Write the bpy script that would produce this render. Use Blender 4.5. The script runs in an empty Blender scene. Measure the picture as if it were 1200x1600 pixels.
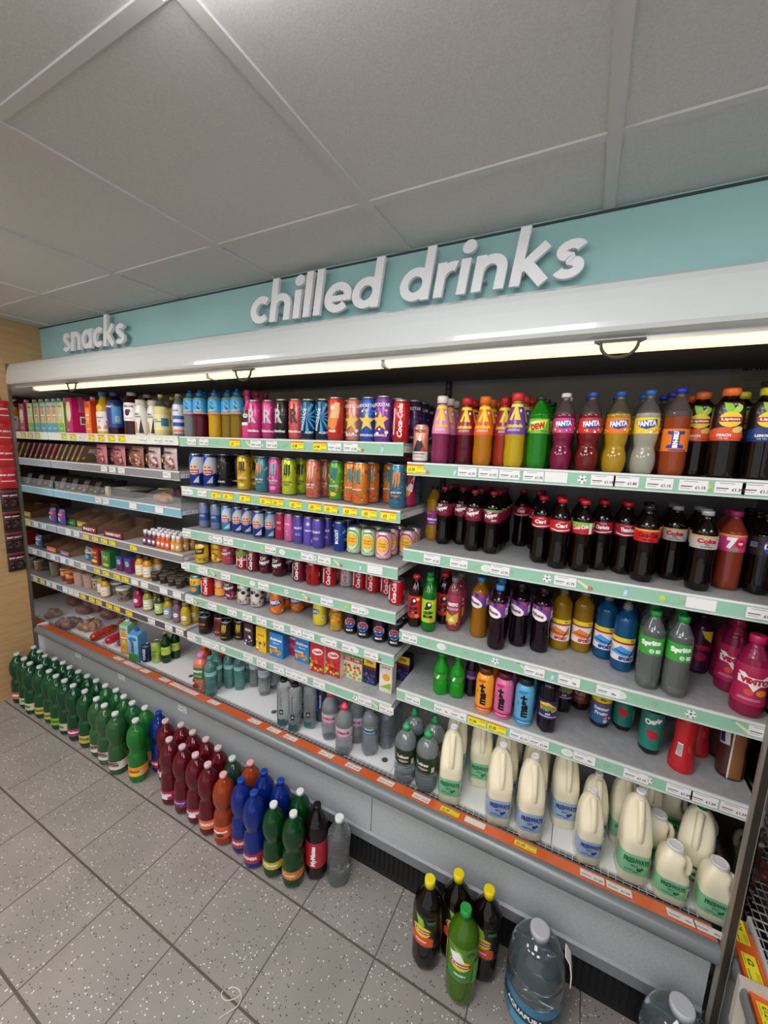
import bpy, math, random
from mathutils import Vector, Matrix
from mathutils.geometry import tessellate_polygon

# ------------------------------------------------------------------ camera, world, lights, exposure
SC = bpy.context.scene
COL = SC.collection
F_PX = 616.36
CR = Vector((0.88823, 0.45780, 0.03812)); CF = Vector((-0.44719, 0.88094, -0.15490))
CF.normalize(); CR = (CR - CF * CR.dot(CF)).normalized(); CU = CR.cross(CF)
CP = Vector((3.607, -1.348, 1.66))
cam = bpy.data.cameras.new('camera'); camo = bpy.data.objects.new('camera', cam); COL.objects.link(camo)
mw = Matrix.Identity(4)
for i in range(3):
    mw[i][0], mw[i][1], mw[i][2], mw[i][3] = CR[i], CU[i], -CF[i], CP[i]
camo.matrix_world = mw
cam.sensor_fit = 'VERTICAL'; cam.sensor_height = 32; cam.sensor_width = 24; cam.lens = F_PX * 32 / 1600
cam.clip_start = 0.02
SC.camera = camo
W = bpy.data.worlds.new('world'); SC.world = W; W.use_nodes = True
W.node_tree.nodes['Background'].inputs[0].default_value = (0.80, 0.82, 0.86, 1)
W.node_tree.nodes['Background'].inputs[1].default_value = 0.72
SC.view_settings.view_transform = 'Standard'; SC.view_settings.look = 'None'
SC.view_settings.gamma = 1; SC.view_settings.use_curve_mapping = False
SC.view_settings.exposure = 0.50
CEIL_E, STRIP_E = 10.5, 1.25
SC.cycles.max_bounces = 14; SC.cycles.transparent_max_bounces = 10
SC.cycles.transmission_bounces = 14; SC.cycles.caustics_reflective = False; SC.cycles.caustics_refractive = False

# ------------------------------------------------------------------ materials
def lin(h):
    h = h.lstrip('#')
    if len(h) == 3: h = ''.join(c * 2 for c in h)
    o = []
    for i in (0, 2, 4):
        c = int(h[i:i + 2], 16) / 255
        o.append(c / 12.92 if c <= 0.04045 else ((c + 0.055) / 1.055) ** 2.4)
    return (*o, 1)
_M = {}
def mat(c, rough=0.4, metal=0.0, trans=0.0, coat=0.0, emit=0.0, alpha=1.0, ior=1.45):
    k = (c, rough, metal, trans, coat, emit, alpha, ior)
    if k in _M: return _M[k]
    m = bpy.data.materials.new('paint_' + c.strip('#')); m.use_nodes = True
    b = m.node_tree.nodes['Principled BSDF']; I = b.inputs
    I['Base Color'].default_value = lin(c); I['Roughness'].default_value = rough
    I['Metallic'].default_value = metal; I['Transmission Weight'].default_value = trans
    I['Coat Weight'].default_value = coat; I['IOR'].default_value = ior; I['Alpha'].default_value = alpha
    if emit:
        I['Emission Color'].default_value = lin(c); I['Emission Strength'].default_value = emit
    _M[k] = m
    return m
def noisy(c1, c2, scale=8, rough=0.5, detail=4, metal=0.0, stretch=None, bump=0.0, ramp=(0.35, 0.65)):
    m = bpy.data.materials.new('surface'); m.use_nodes = True; nt = m.node_tree; b = nt.nodes['Principled BSDF']
    tc = nt.nodes.new('ShaderNodeTexCoord'); mp = nt.nodes.new('ShaderNodeMapping'); n = nt.nodes.new('ShaderNodeTexNoise')
    r = nt.nodes.new('ShaderNodeValToRGB')
    if stretch: mp.inputs['Scale'].default_value = stretch
    n.inputs['Scale'].default_value = scale; n.inputs['Detail'].default_value = detail
    r.color_ramp.elements[0].color = lin(c1); r.color_ramp.elements[1].color = lin(c2)
    r.color_ramp.elements[0].position = ramp[0]; r.color_ramp.elements[1].position = ramp[1]
    L = nt.links.new
    L(tc.outputs['Object'], mp.inputs[0]); L(mp.outputs[0], n.inputs['Vector']); L(n.outputs['Fac'], r.inputs[0]); L(r.outputs[0], b.inputs['Base Color'])
    b.inputs['Roughness'].default_value = rough; b.inputs['Metallic'].default_value = metal
    if bump:
        bp = nt.nodes.new('ShaderNodeBump'); bp.inputs['Strength'].default_value = bump; bp.inputs['Distance'].default_value = 0.002
        L(n.outputs['Fac'], bp.inputs['Height']); L(bp.outputs[0], b.inputs['Normal'])
    return m
def liquid(c, t=0.0, rough=0.06):
    if t >= .8: return mat(c, .04, 0, .78 if t < .9 else .9, 1.0, 0, 1, 1.19)
    return mat(c, rough, 0, t, 0.3, 0, 1, 1.35)
CLEAR = '#dfe6e6'

# ------------------------------------------------------------------ mesh builder
class MB:
    def __init__(s): s.v = []; s.f = []; s.m = []; s.mats = []; s.sm = []
    def mi(s, m):
        if isinstance(m, str): m = mat(m)
        if m not in s.mats: s.mats.append(m)
        return s.mats.index(m)
    def add(s, vs, fs, m, smooth=False):
        o = len(s.v); s.v += [tuple(v) for v in vs]; k = s.mi(m)
        for f in fs: s.f.append(tuple(i + o for i in f)); s.m.append(k); s.sm.append(smooth)
    def box(s, x0, x1, y0, y1, z0, z1, m, M=None):
        vs = [(x, y, z) for z in (z0, z1) for y in (y0, y1) for x in (x0, x1)]
        if M: vs = [M @ Vector(v) for v in vs]
        s.add(vs, [(0, 2, 3, 1), (4, 5, 7, 6), (0, 1, 5, 4), (2, 6, 7, 3), (0, 4, 6, 2), (1, 3, 7, 5)], m)
    def rbox(s, x0, x1, y0, y1, z0, z1, r, m, n=4, M=None):      # rounded vertical edges and softened top and bottom
        pts = []
        for cx, cy, a0 in ((x1 - r, y1 - r, 0), (x0 + r, y1 - r, 90), (x0 + r, y0 + r, 180), (x1 - r, y0 + r, 270)):
            for i in range(n + 1):
                a = math.radians(a0 + 90 * i / n); pts.append((cx, cy, math.cos(a), math.sin(a)))
        q = min(r, (z1 - z0) / 2) * 0.5; rings = [(z0, r - q), (z0 + q * .4, r - q * .3), (z0 + q, r), (z1 - q, r), (z1 - q * .4, r - q * .3), (z1, r - q)]
        vs = [(cx + c * k, cy + si * k, z) for z, k in rings for cx, cy, c, si in pts]
        if M: vs = [M @ Vector(v) for v in vs]
        N = len(pts); fs = []
        for j in range(len(rings) - 1):
            for i in range(N): fs.append((j * N + i, j * N + (i + 1) % N, (j + 1) * N + (i + 1) % N, (j + 1) * N + i))
        s.add(vs, fs, m, True)
        s.add([vs[i] for i in range(N)][::-1], [tuple(range(N))], m); s.add([vs[(len(rings) - 1) * N + i] for i in range(N)], [tuple(range(N))], m)
    def lathe(s, prof, m, seg=28, cx=0, cy=0, fn=None, cap0=True, cap1=True, mfn=None, M=None, smooth=True):
        vs = []
        for z, r in prof:
            for i in range(seg):
                a = 2 * math.pi * i / seg; k = fn(z, a) if fn else 1
                vs.append((cx + r * k * math.cos(a), cy + r * k * math.sin(a), z))
        if M: vs = [tuple(M @ Vector(v)) for v in vs]
        n = len(prof); fs = []; ms = []
        o = len(s.v); s.v += vs
        for j in range(n - 1):
            mm = s.mi(mfn((prof[j][0] + prof[j + 1][0]) / 2) if mfn else m)
            for i in range(seg):
                s.f.append((o + j * seg + i, o + j * seg + (i + 1) % seg, o + (j + 1) * seg + (i + 1) % seg, o + (j + 1) * seg + i)); s.m.append(mm); s.sm.append(smooth)
        if cap0: s.f.append(tuple(o + i for i in reversed(range(seg)))); s.m.append(s.mi(mfn(prof[0][0]) if mfn else m)); s.sm.append(False)
        if cap1: s.f.append(tuple(o + (n - 1) * seg + i for i in range(seg))); s.m.append(s.mi(mfn(prof[-1][0]) if mfn else m)); s.sm.append(False)
    def tube(s, pts, r, m, seg=10, rf=None):
        P = [Vector(p) for p in pts]; n = len(P); vs = []
        up = Vector((0, 0, 1)) if abs((P[-1] - P[0]).normalized().z) < .9 else Vector((0, 1, 0))
        for i, p in enumerate(P):
            d = (P[min(i + 1, n - 1)] - P[max(i - 1, 0)]).normalized(); a = d.cross(up)
            a = a.normalized() if a.length > 1e-4 else Vector((1, 0, 0)); b = d.cross(a)
            rr = rf(i / (n - 1)) if rf else r
            for k in range(seg):
                t = 2 * math.pi * k / seg; vs.append(p + a * rr * math.cos(t) + b * rr * math.sin(t))
        fs = [(j * seg + k, j * seg + (k + 1) % seg, (j + 1) * seg + (k + 1) % seg, (j + 1) * seg + k) for j in range(n - 1) for k in range(seg)]
        s.add(vs, fs, m, True); s.add(vs[:seg][::-1], [tuple(range(seg))], m); s.add(vs[-seg:], [tuple(range(seg))], m)
    def prism(s, prof, x0, x1, m, axis='x', smooth=False):      # profile of (y, z) swept along x (or of (x, z) along y)
        n = len(prof)
        if axis == 'x': vs = [(x0, y, z) for y, z in prof] + [(x1, y, z) for y, z in prof]
        else: vs = [(x, x0, z) for x, z in prof] + [(x, x1, z) for x, z in prof]
        s.add(vs, [(i, (i + 1) % n, n + (i + 1) % n, n + i) for i in range(n)], m, smooth)
        s.add(vs[:n], [tuple(range(n))], m); s.add(vs[n:], [tuple(reversed(range(n)))], m)
    def mesh(s, name):
        me = bpy.data.meshes.new(name); me.from_pydata(s.v, [], s.f)
        for m in s.mats: me.materials.append(m)
        me.polygons.foreach_set('material_index', s.m); me.polygons.foreach_set('use_smooth', s.sm)
        me.update(); return me
    def build(s, name, parent=None, loc=(0, 0, 0), rz=0):
        o = bpy.data.objects.new(name, s.mesh(name)); COL.objects.link(o); o.location = loc; o.rotation_euler = (0, 0, rz)
        if parent: o.parent = parent
        return o
def tag(o, label=None, cat=None, group=None, kind=None):
    if label: o['label'] = label
    if cat: o['category'] = cat
    if group: o['group'] = group
    if kind: o['kind'] = kind
    return o
def empty(name, loc=(0, 0, 0), rz=0):
    o = bpy.data.objects.new(name, None); COL.objects.link(o); o.location = loc; o.rotation_euler = (0, 0, rz)
    o.empty_display_size = 0.05
    return o

# ------------------------------------------------------------------ printed artwork: flat shapes wrapped onto a surface
_T = {}
def text2d(s, bold=0.02, shear=0.0):
    k = (s, bold, shear)
    if k in _T: return _T[k]
    cu = bpy.data.curves.new('t', 'FONT'); cu.body = s; cu.size = 1; cu.offset = bold; cu.shear = shear
    cu.resolution_u = 2; cu.fill_mode = 'FRONT'
    o = bpy.data.objects.new('t', cu); COL.objects.link(o)
    dg = bpy.context.evaluated_depsgraph_get(); dg.update()
    me = bpy.data.meshes.new_from_object(o.evaluated_get(dg))
    vs = [(v.co.x, v.co.y) for v in me.vertices]; fs = [tuple(p.vertices) for p in me.polygons]
    bpy.data.objects.remove(o); bpy.data.curves.remove(cu); bpy.data.meshes.remove(me)
    if vs:
        x0 = min(v[0] for v in vs); x1 = max(v[0] for v in vs); y0 = min(v[1] for v in vs); y1 = max(v[1] for v in vs)
        vs = [(x - (x0 + x1) / 2, y - (y0 + y1) / 2) for x, y in vs]; w, h = x1 - x0, y1 - y0
    else: w = h = 1
    tr = []
    for f in fs:
        for i in range(1, len(f) - 1): tr.append((vs[f[0]], vs[f[i]], vs[f[i + 1]]))
    _T[k] = (tr, w, h); return _T[k]
def TX(s, u, v, h, c, r=0, w=None, sh=0.0, b=0.03):
    """text centred on (u, v), h tall (bounding box), optionally w wide, turned r degrees"""
    tr, W0, H0 = text2d(s, b, sh); ky = h / H0; kx = (w / W0) if w else ky; ca, sa = math.cos(math.radians(r)), math.sin(math.radians(r))
    return [([(u + x * kx * ca - y * ky * sa, v + x * kx * sa + y * ky * ca) for x, y in t]) for t in tr], c
def Q(u0, v0, u1, v1, c): return [[(u0, v0), (u1, v0), (u1, v1)], [(u0, v0), (u1, v1), (u0, v1)]], c
def D(u, v, ru, rv, c, n=18, r=0):
    ca, sa = math.cos(math.radians(r)), math.sin(math.radians(r))
    p = [(ru * math.cos(6.2832 * i / n), rv * math.sin(6.2832 * i / n)) for i in range(n)]
    p = [(u + x * ca - y * sa, v + x * sa + y * ca) for x, y in p]
    return [[(u, v), p[i], p[(i + 1) % n]] for i in range(n)], c
def G(pts, c):
    t = tessellate_polygon([[Vector((x, y, 0)) for x, y in pts]])
    return [[pts[i] for i in a] for a in t], c
def SP(n, seed, u0, v0, u1, v1, r, *cols):
    R_ = random.Random(seed); out = []
    for i in range(n):
        q = r * R_.uniform(.5, 1.2)
        out.append(D(R_.uniform(u0, u1), R_.uniform(v0, v1), q, q * R_.uniform(.6, 1.2), cols[i % len(cols)], 10))
    return out
def LN(u, v, w, n, c='#444444', dy=4, h=1.4): return [Q(u - w / 2 * (1 if i % 2 else .85), v - i * dy, u + w / 2, v - i * dy + h, c) for i in range(n)]
def BAR(u, v, w=14, h=20): return [Q(u - w / 2, v - h / 2, u + w / 2, v + h / 2, '#f2f2f2')] + [Q(u - w / 2 + 1.5, v - h / 2 + 2 + i * 3, u + w / 2 - 1.5, v - h / 2 + 3.4 + i * 3, '#222222') for i in range(int(h / 3) - 1)]
def flat(L):
    o = []
    for a in L:
        if isinstance(a, tuple): o.append(a)
        else: o += flat(a)
    return o
def decals(mb, art, fn, maxlen=0.0045, step=0.00018, base=0.0004, rough=0.4, coat=0.0, metal=0.0):
    """art in millimetres; fn(u, v, off) -> point in metres"""
    for i, (tris, c) in enumerate(flat(art)):
        off = base + step * (i % 40); m = mat(c, rough, metal, 0, coat) if isinstance(c, str) else c; vs = []; fs = []
        st = [tuple((p[0] * .001, p[1] * .001) for p in t) for t in tris]
        while st:
            a, b, c_ = st.pop(); e = [math.dist(a, b), math.dist(b, c_), math.dist(c_, a)]; k = e.index(max(e))
            if e[k] > maxlen and len(fs) < 6000:
                P = [a, b, c_]; p, q, r = P[k], P[(k + 1) % 3], P[(k + 2) % 3]; h = ((p[0] + q[0]) / 2, (p[1] + q[1]) / 2)
                st.append((p, h, r)); st.append((h, q, r)); continue
            if (b[0] - a[0]) * (c_[1] - a[1]) - (b[1] - a[1]) * (c_[0] - a[0]) < 0: b, c_ = c_, b
            n = len(vs); vs += [fn(*a, off), fn(*b, off), fn(*c_, off)]; fs.append((n, n + 1, n + 2))
        mb.add(vs, fs, m)
def interp(prof, z):
    if z <= prof[0][0]: return prof[0][1]
    for (a, ra), (b, rb) in zip(prof, prof[1:]):
        if z <= b: return ra + (rb - ra) * (z - a) / max(b - a, 1e-9)
    return prof[-1][1]
def smoothp(pts, n=4):
    P = [Vector(p) for p in pts]; out = []
    for i in range(len(P) - 1):
        a = P[max(i - 1, 0)]; b = P[i]; c = P[i + 1]; d = P[min(i + 2, len(P) - 1)]
        k = n if (c - b).length > .006 else 1
        for j in range(k):
            t = j / k; q = .5 * ((2 * b) + (c - a) * t + (2 * a - 5 * b + 4 * c - d) * t * t + (3 * b - a - 3 * c + d) * t ** 3)
            out.append((q.x, q.y))
    out.append(tuple(P[-1])); z = -1; res = []
    for q in out:
        if q[0] > z: res.append(q); z = q[0] + 1e-5
    return res
def wrapper(prof):
    def fn(u, v, off):
        r = interp(prof, v); R0 = interp(prof, v); a = u / max(fn.R, .005)
        return ((r + off) * math.sin(a), -(r + off) * math.cos(a), v)
    return fn

# ------------------------------------------------------------------ room
WALLX = 0.477; CZ = 2.333
def struct(mb, name, **k): o = mb.build(name, **k); o['kind'] = 'structure'; return o
def floor_material():
    m = bpy.data.materials.new('terrazzo_tiles'); m.use_nodes = True; nt = m.node_tree; L = nt.links.new; N = nt.nodes.new
    b = nt.nodes['Principled BSDF']; tc = N('ShaderNodeTexCoord'); sp = N('ShaderNodeSeparateXYZ'); L(tc.outputs['Object'], sp.inputs[0])
    def math_(op, a, bv=None, cv=None):
        n = N('ShaderNodeMath'); n.operation = op
        for i, q in enumerate((a, bv, cv)):
            if q is None: continue
            if isinstance(q, (int, float)): n.inputs[i].default_value = q
            else: L(q, n.inputs[i])
        return n.outputs[0]
    def line(s, off, per, wid):
        t = math_('FRACT', math_('DIVIDE', math_('ADD', s, off), per)); t = math_('ABSOLUTE', math_('SUBTRACT', t, 0.5))
        return math_('GREATER_THAN', t, 0.5 - wid / per / 2)
    g1 = line(sp.outputs[0], -2.541 + 30.45, 0.3045, 0.0045); g2 = line(sp.outputs[1], 0.39 + 29.6, 0.296, 0.0075)
    g = math_('MAXIMUM', g1, g2)
    vo = N('ShaderNodeTexVoronoi'); vo.inputs['Scale'].default_value = 135; L(tc.outputs['Object'], vo.inputs['Vector'])
    sz = N('ShaderNodeTexNoise'); sz.inputs['Scale'].default_value = 260; L(tc.outputs['Object'], sz.inputs['Vector'])
    thr = math_('MULTIPLY', sz.outputs['Fac'], 0.55)
    sep = N('ShaderNodeSeparateColor'); L(vo.outputs['Color'], sep.inputs[0])
    near = math_('LESS_THAN', vo.outputs['Distance'], thr)
    white = math_('MULTIPLY', near, math_('GREATER_THAN', sep.outputs[0], 0.865)); dark = math_('MULTIPLY', near, math_('LESS_THAN', sep.outputs[0], 0.17))
    n1 = N('ShaderNodeTexNoise'); n1.inputs['Scale'].default_value = 5; n1.inputs['Detail'].default_value = 8; L(tc.outputs['Object'], n1.inputs['Vector'])
    n2 = N('ShaderNodeTexNoise'); n2.inputs['Scale'].default_value = 420; n2.inputs['Detail'].default_value = 2; L(tc.outputs['Object'], n2.inputs['Vector'])
    r = N('ShaderNodeValToRGB'); r.color_ramp.elements[0].color = lin('#89857e'); r.color_ramp.elements[1].color = lin('#9c9790'); r.color_ramp.elements[0].position = .35; r.color_ramp.elements[1].position = .65
    L(math_('ADD', math_('MULTIPLY', n1.outputs['Fac'], .5), math_('MULTIPLY', n2.outputs['Fac'], .5)), r.inputs[0])
    def mix(f, a, bb):
        q = N('ShaderNodeMix'); q.data_type = 'RGBA'; L(f, q.inputs[0])
        for s, t in ((6, a), (7, bb)):
            if isinstance(t, str): q.inputs[s].default_value = lin(t)
            else: L(t, q.inputs[s])
        return q.outputs[2]
    c = mix(white, r.outputs[0], '#f2eee8'); c = mix(dark, c, '#38342f'); c = mix(g, c, '#5a5249'); L(c, b.inputs['Base Color'])
    b.inputs['Roughness'].default_value = 0.38
    bp = N('ShaderNodeBump'); bp.invert = True; bp.inputs['Strength'].default_value = .6; bp.inputs['Distance'].default_value = .002; L(g, bp.inputs['Height']); L(bp.outputs[0], b.inputs['Normal'])
    return m
mb = MB(); mb.box(-.5, 7, -4.5, .62, -.05, 0, floor_material()); struct(mb, 'floor')
tile_m = noisy('#c3c3bf', '#cdcdc9', 260, .75, 3, bump=.1); bar_m = mat('#c6c5c2', .5)
mb = MB(); mb.box(-.5, 7, -4.5, .62, CZ, CZ + .05, tile_m); struct(mb, 'ceiling')
XL = [3.585 + .6 * k if k > 0 else 3.585 - .597 * -k for k in range(-5, 6)]
mb = MB()
for x in XL: mb.box(x - .014, x + .014, -4.5, -.03, CZ - .006, CZ + .001, bar_m)
for i in range(8):
    y = -.305 - .578 * i; mb.box(WALLX, 7, y - .011, y + .011, CZ - .005, CZ + .001, bar_m)
struct(mb, 'trim_1')
wood = noisy('#b08d5f', '#bd9b6c', 6, .5, 6, stretch=(.3, 1, 8), bump=.05)
mb = MB(); mb.box(WALLX - .02, WALLX, -4.5, -.2135, 0, CZ, wood); mb.box(WALLX - .02, WALLX, -.2135, .62, 2.005, CZ, wood); struct(mb, 'wall_left')
teal = noisy('#96c2c0', '#9ecac7', 3, .55, 4)
mb = MB(); mb.box(WALLX, 7, -.025, .0, 2.0, CZ, teal); struct(mb, 'wall_back')
mb = MB(); mb.box(-.5, 7, .6, .62, 0, CZ, mat('#b8b6b0', .7)); struct(mb, 'wall_rear')
mb = MB(); mb.box(WALLX, 7, -.0295, -.0255, CZ - .012, CZ - .006, mat('#3c403f', .6)); struct(mb, 'trim_2')
# ceiling light panels, diffusers shaped to hang below the tiles and brighten them (one glares at the top of the photo)
for n, (x, y) in enumerate([(2.988, -1.45), (1.194, -1.45), (4.785, -1.45), (2.39, -2.61), (3.585, -2.61), (1.2, -2.61)]):
    r = empty('ceiling_light', (x, y - .02, CZ))
    tag(r, ['square ceiling light panel at the top edge of the picture', 'square ceiling light panel left of the one over the aisle', 'square ceiling light panel towards the right end of the aisle',
            'square ceiling light panel behind the viewer, middle', 'square ceiling light panel behind the viewer, right', 'square ceiling light panel behind the viewer, left'][n], 'ceiling light', 'square light panels in the ceiling')
    m = MB(); m.box(.012, .585, .012, .562, -.052, -.014, mat('#fbf7fc', .5, emit=CEIL_E)); m.build('diffuser', r)
    m = MB()
    m.box(.008, .589, .008, .566, -.0139, -.0062, mat('#e8e6e4', .4))
    m.build('frame', r)

# ------------------------------------------------------------------ pixel rays (only used to read positions off the photograph)
def ray(u, v): return CF + CR * ((u - 600) / F_PX) - CU * ((v - 800) / F_PX)
def at(u, v, ax, val):
    d = ray(u, v); return CP + d * ((val - CP[ax]) / d[ax])
def proj(P):
    d = Vector(P) - CP; return 600 + F_PX * d.dot(CR) / d.dot(CF), 800 - F_PX * d.dot(CU) / d.dot(CF)
def x_at(u, y, z):
    a, b = -1.5, 6.5
    for _ in range(40):
        m_ = (a + b) / 2
        if proj((m_, y, z))[0] < u: a = m_
        else: b = m_
    return (a + b) / 2
# ------------------------------------------------------------------ the fridge
XR = 4.135; XM = 3.008; XLM = 1.755
fridge = tag(empty('display_fridge', (2.3, 0, 0)), 'long open chilled display fridge with white canopy, grey bumper and orange price strip', 'fridge')
def fp(mb, name, parent=fridge):
    o = mb.build(name, parent)
    if parent is fridge: o.location = (-2.3, 0, 0)
    return o
white = mat('#cbd1cd', .16, coat=.6); greym = noisy('#a6adad', '#b2b9b8', 160, .42, 3); inner = noisy('#8a888a', '#949294', 5, .5, 3)
steel = mat('#8d8880', .28, .85)
# canopy
mb = MB(); prof = [(-.026, 2.125), (-.15, 2.098), (-.178, 2.09), (-.196, 2.078), (-.204, 2.062), (-.211, 2.035), (-.217, 1.985), (-.218, 1.972), (-.213, 1.962), (-.202, 1.957), (-.178, 1.955), (-.178, 1.985), (-.026, 1.99)]
mb.prism(prof, WALLX + .003, 4.6, white, smooth=False); o = fp(mb, 'canopy')
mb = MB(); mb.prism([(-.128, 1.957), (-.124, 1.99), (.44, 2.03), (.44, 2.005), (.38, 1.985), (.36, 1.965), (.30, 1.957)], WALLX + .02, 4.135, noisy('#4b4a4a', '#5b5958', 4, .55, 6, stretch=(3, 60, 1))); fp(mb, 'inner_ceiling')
mb = MB(); mb.box(WALLX + .02, 4.11, -.182, -.174, 1.944, 1.957, mat('#c8c8c4', .3, .3)); fp(mb, 'lamp_rail')
for x0, x1 in ((x_at(60, -.15, 1.935), x_at(330, -.15, 1.935)), (x_at(333, -.15, 1.935), x_at(600, -.15, 1.935)), (x_at(606, -.15, 1.935), 4.11)):
    mb = MB(); mb.prism([(-.172, 1.955), (-.172, 1.936), (-.163, 1.929), (-.142, 1.926), (-.132, 1.933), (-.130, 1.955)], x0, x1, mat('#ffeaa6', .4, emit=STRIP_E)); fp(mb, 'light_strip')
    mb = MB()
    for a, b in ((x0 - .012, x0), (x1, x1 + .0)):
        if b > a: mb.box(a, b, -.175, -.128, 1.924, 1.957, mat('#9a9a90', .4))
    if mb.v: fp(mb, 'lamp_end_cap')
for x in [x_at(u_, -.186, 1.94) for u_ in (112, 380, 968)]:
    mb = MB(); pts = [(x - .05 + .0, -.186, 1.945)] + [(x - .04 * math.cos(t), -.186, 1.94 - .034 * math.sin(t)) for t in [math.pi * i / 14 for i in range(15)]] + [(x + .05, -.186, 1.945)]
    mb.tube(pts, .004, mat('#3c3c3c', .5), 8); mb.box(x - .055, x + .055, -.19, -.182, 1.943, 1.949, mat('#3c3c3c', .5)); fp(mb, 'canopy_hook')
# back, uprights, ends
mb = MB(); mb.box(-.36, 4.15, .44, .46, .2, 2.03, inner); fp(mb, 'back_panel')
for x in (XLM, XM):
    mb = MB(); mb.box(x - .013, x + .013, .428, .4405, .42, 2.0, mat('#2e2e2e', .5))
    for i in range(52): mb.box(x - .004, x + .004, .4265, .4285, .45 + i * .03, .468 + i * .03, mat('#6f6f6f', .4))
    fp(mb, 'slotted_upright')
mb = MB(); mb.box(-.37, -.355, -.16, .46, .2, 2.0, mat('#6f504a', .5)); mb.box(-.355, .46, -.19, .44, 1.958, 1.99, mat('#c4bcb2', .45)); fp(mb, 'end_panel')
mb = MB(); mb.tube([(-.17 + .16 * math.cos(a), .06, 1.70 + .22 * math.sin(a)) for a in [math.pi * (.5 + .5 * i / 14) for i in range(15)]] + [(-.33, .06, 1.692)], .006, mat('#ddd8d0', .4), 8); mb.tube([(-.17 + .13 * math.cos(a), .06, 1.70 + .19 * math.sin(a)) for a in [math.pi * (.5 + .5 * i / 14) for i in range(15)]] + [(-.30, .06, 1.692)], .004, mat('#ddd8d0', .4), 8); fp(mb, 'curved_shelf_end_guard')
mb = MB(); mb.box(WALLX + .0005, WALLX + .006, -.212, -.196, .0, 2.08, steel); mb.box(WALLX - .02, WALLX + .0005, -.213, -.196, .0, 2.005, steel); fp(mb, 'end_trim')
mb = MB(); mb.box(4.036, 4.043, -.206, -.196, 0.02, 1.96, mat('#9a958a', .3, .5)); mb.box(4.0431, 4.057, -.208, -.196, .02, 1.96, mat('#4c463f', .3, .6)); mb.box(4.057, 4.0585, -.209, -.196, .02, 1.96, mat('#b0aaa0', .3, .6)); fp(mb, 'front_post')  # inner strip coloured as if lit, thin outer strip a painted edge highlight
mb = MB(); mb.box(XR + .002, XR + .014, -.02, .44, .3, 2.0, mat('#9a8f8c', .06, 1.0)); fp(mb, 'end_panel')
# lower front
mb = MB(); mb.prism([(-.170, .195), (-.170, .388), (-.16, .395), (-.136, .395), (-.136, .195)], .50, 3.004, greym); mb.prism([(-.170, .195), (-.170, .388), (-.16, .395), (-.136, .395), (-.136, .195)], 3.007, 4.036, greym); fp(mb, 'front_panel')
mb = MB(); mb.prism([(-.176, .148), (-.178, .188), (-.170, .1945), (-.10, .1945), (-.10, .140), (-.165, .140)], .50, 4.036, mat('#83898a', .4, .2)); fp(mb, 'lower_lip')
mb = MB(); mb.box(.50, 4.036, -.15, -.09, 0, .14, mat('#141414', .6))
for i in range(170): mb.box(.52 + i * .0206, .527 + i * .0206, -.1535, -.15, .03, .11, mat('#070707', .7))
fp(mb, 'kick_plate')
mb = MB(); a0 = [(-.190 + .026 * math.cos(t), .4085 + .027 * math.sin(t)) for t in [math.radians(d) for d in range(0, 360, 20)]]
mb.prism([(y, z) for y, z in a0], .50, 4.036, mat('#7b7f80', .33, .25), smooth=True); mb.prism(a0, -.34, .452, mat('#7b7f80', .33, .25), smooth=True); fp(mb, 'bumper_rail')
mb = MB(); mb.box(.482, .5, -.192, -.135, .195, .4365, mat('#d5d8d6', .4)); fp(mb, 'bumper_end')
mb = MB(); mb.box(-.34, 4.06, -.14, .44, .2, .25, mat('#333333', .5)); fp(mb, 'well')
orange = mat('#e8672c', .35, coat=.4)
mb = MB(); mb.prism([(-.187, .4355), (-.134, .4200), (-.134, .4120), (-.18, .4165)], .501, 4.035, orange); mb.prism([(-.187, .4355), (-.134, .4200), (-.134, .4120), (-.18, .4165)], -.34, .452, orange)
mb.prism([(-.134, .4210), (-.129, .4210), (-.129, .320), (-.134, .320)], -.34, 4.035, mat('#5b5f5f', .4)); strip = fp(mb, 'orange_ticket_strip')
# air grille and deck
mb = MB(); mb.box(-.34, 4.055, -.128, -.018, .25, .256, mat('#0c0c0c', .7)); gm = mat('#f4f4f0', .4)  # black sheet below the bars paints the darkness seen through the holes
for i in range(8): mb.box(-.34, 4.055, -.124 + i * .0145, -.1225 + i * .0145, .3325, .3345, gm)
for i in range(209): mb.box(-.335 + i * .021, -.3332 + i * .021, -.128, -.018, .3325, .3345, gm)
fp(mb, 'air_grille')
xs = [-.34, .462] + [1.11, XLM + .0, 2.38, XM, 3.63, 4.133]
for a, b in zip(xs, xs[1:]):
    mb = MB(); mb.box(a + .001, b - .001, -.018, .44, .320, .335, mat('#eef0ee', .38))
    mb.lathe([(.335, .014), (.3355, .014)], mat('#55585a', .5), 20, cx=b - .05, cy=.03); fp(mb, 'deck_plate')

# artwork of the shelf edges
def football(u, v, r=13):
    o = [D(u, v, r, r, '#f1f1ee', 24), D(u, v + .5, r * .3, r * .3, '#5a5f5c', 5)]
    for k in range(5):
        a = math.radians(90 + 72 * k); o.append(D(u + r * .78 * math.cos(a), v + r * .78 * math.sin(a), r * .2, r * .2, '#5a5f5c', 6))
    return o
def bat(u, v): return [G([(u - 24, v + 9), (u - 22, v + 14), (u + 10, v - 4), (u + 6, v - 13)], '#efe3b0'), Q(u - 34, v + 13, u - 22, v + 16, '#4a8a86'), D(u + 15, v - 8, 7, 7, '#b0605c'), Q(u + 14.4, v - 14, u + 15.6, v - 2, '#e9d6cf')]
def bottle_(u, v): return [G([(u - 7, v - 14), (u + 3, v - 14), (u + 8, v + 8), (u - 2, v + 8)], '#b5cfe8'), Q(u + 0, v + 8, u + 7, v + 13, '#7eaad4'), Q(u - 3, v - 8, u + 3, v + 2, '#d7e6f3')]
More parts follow.
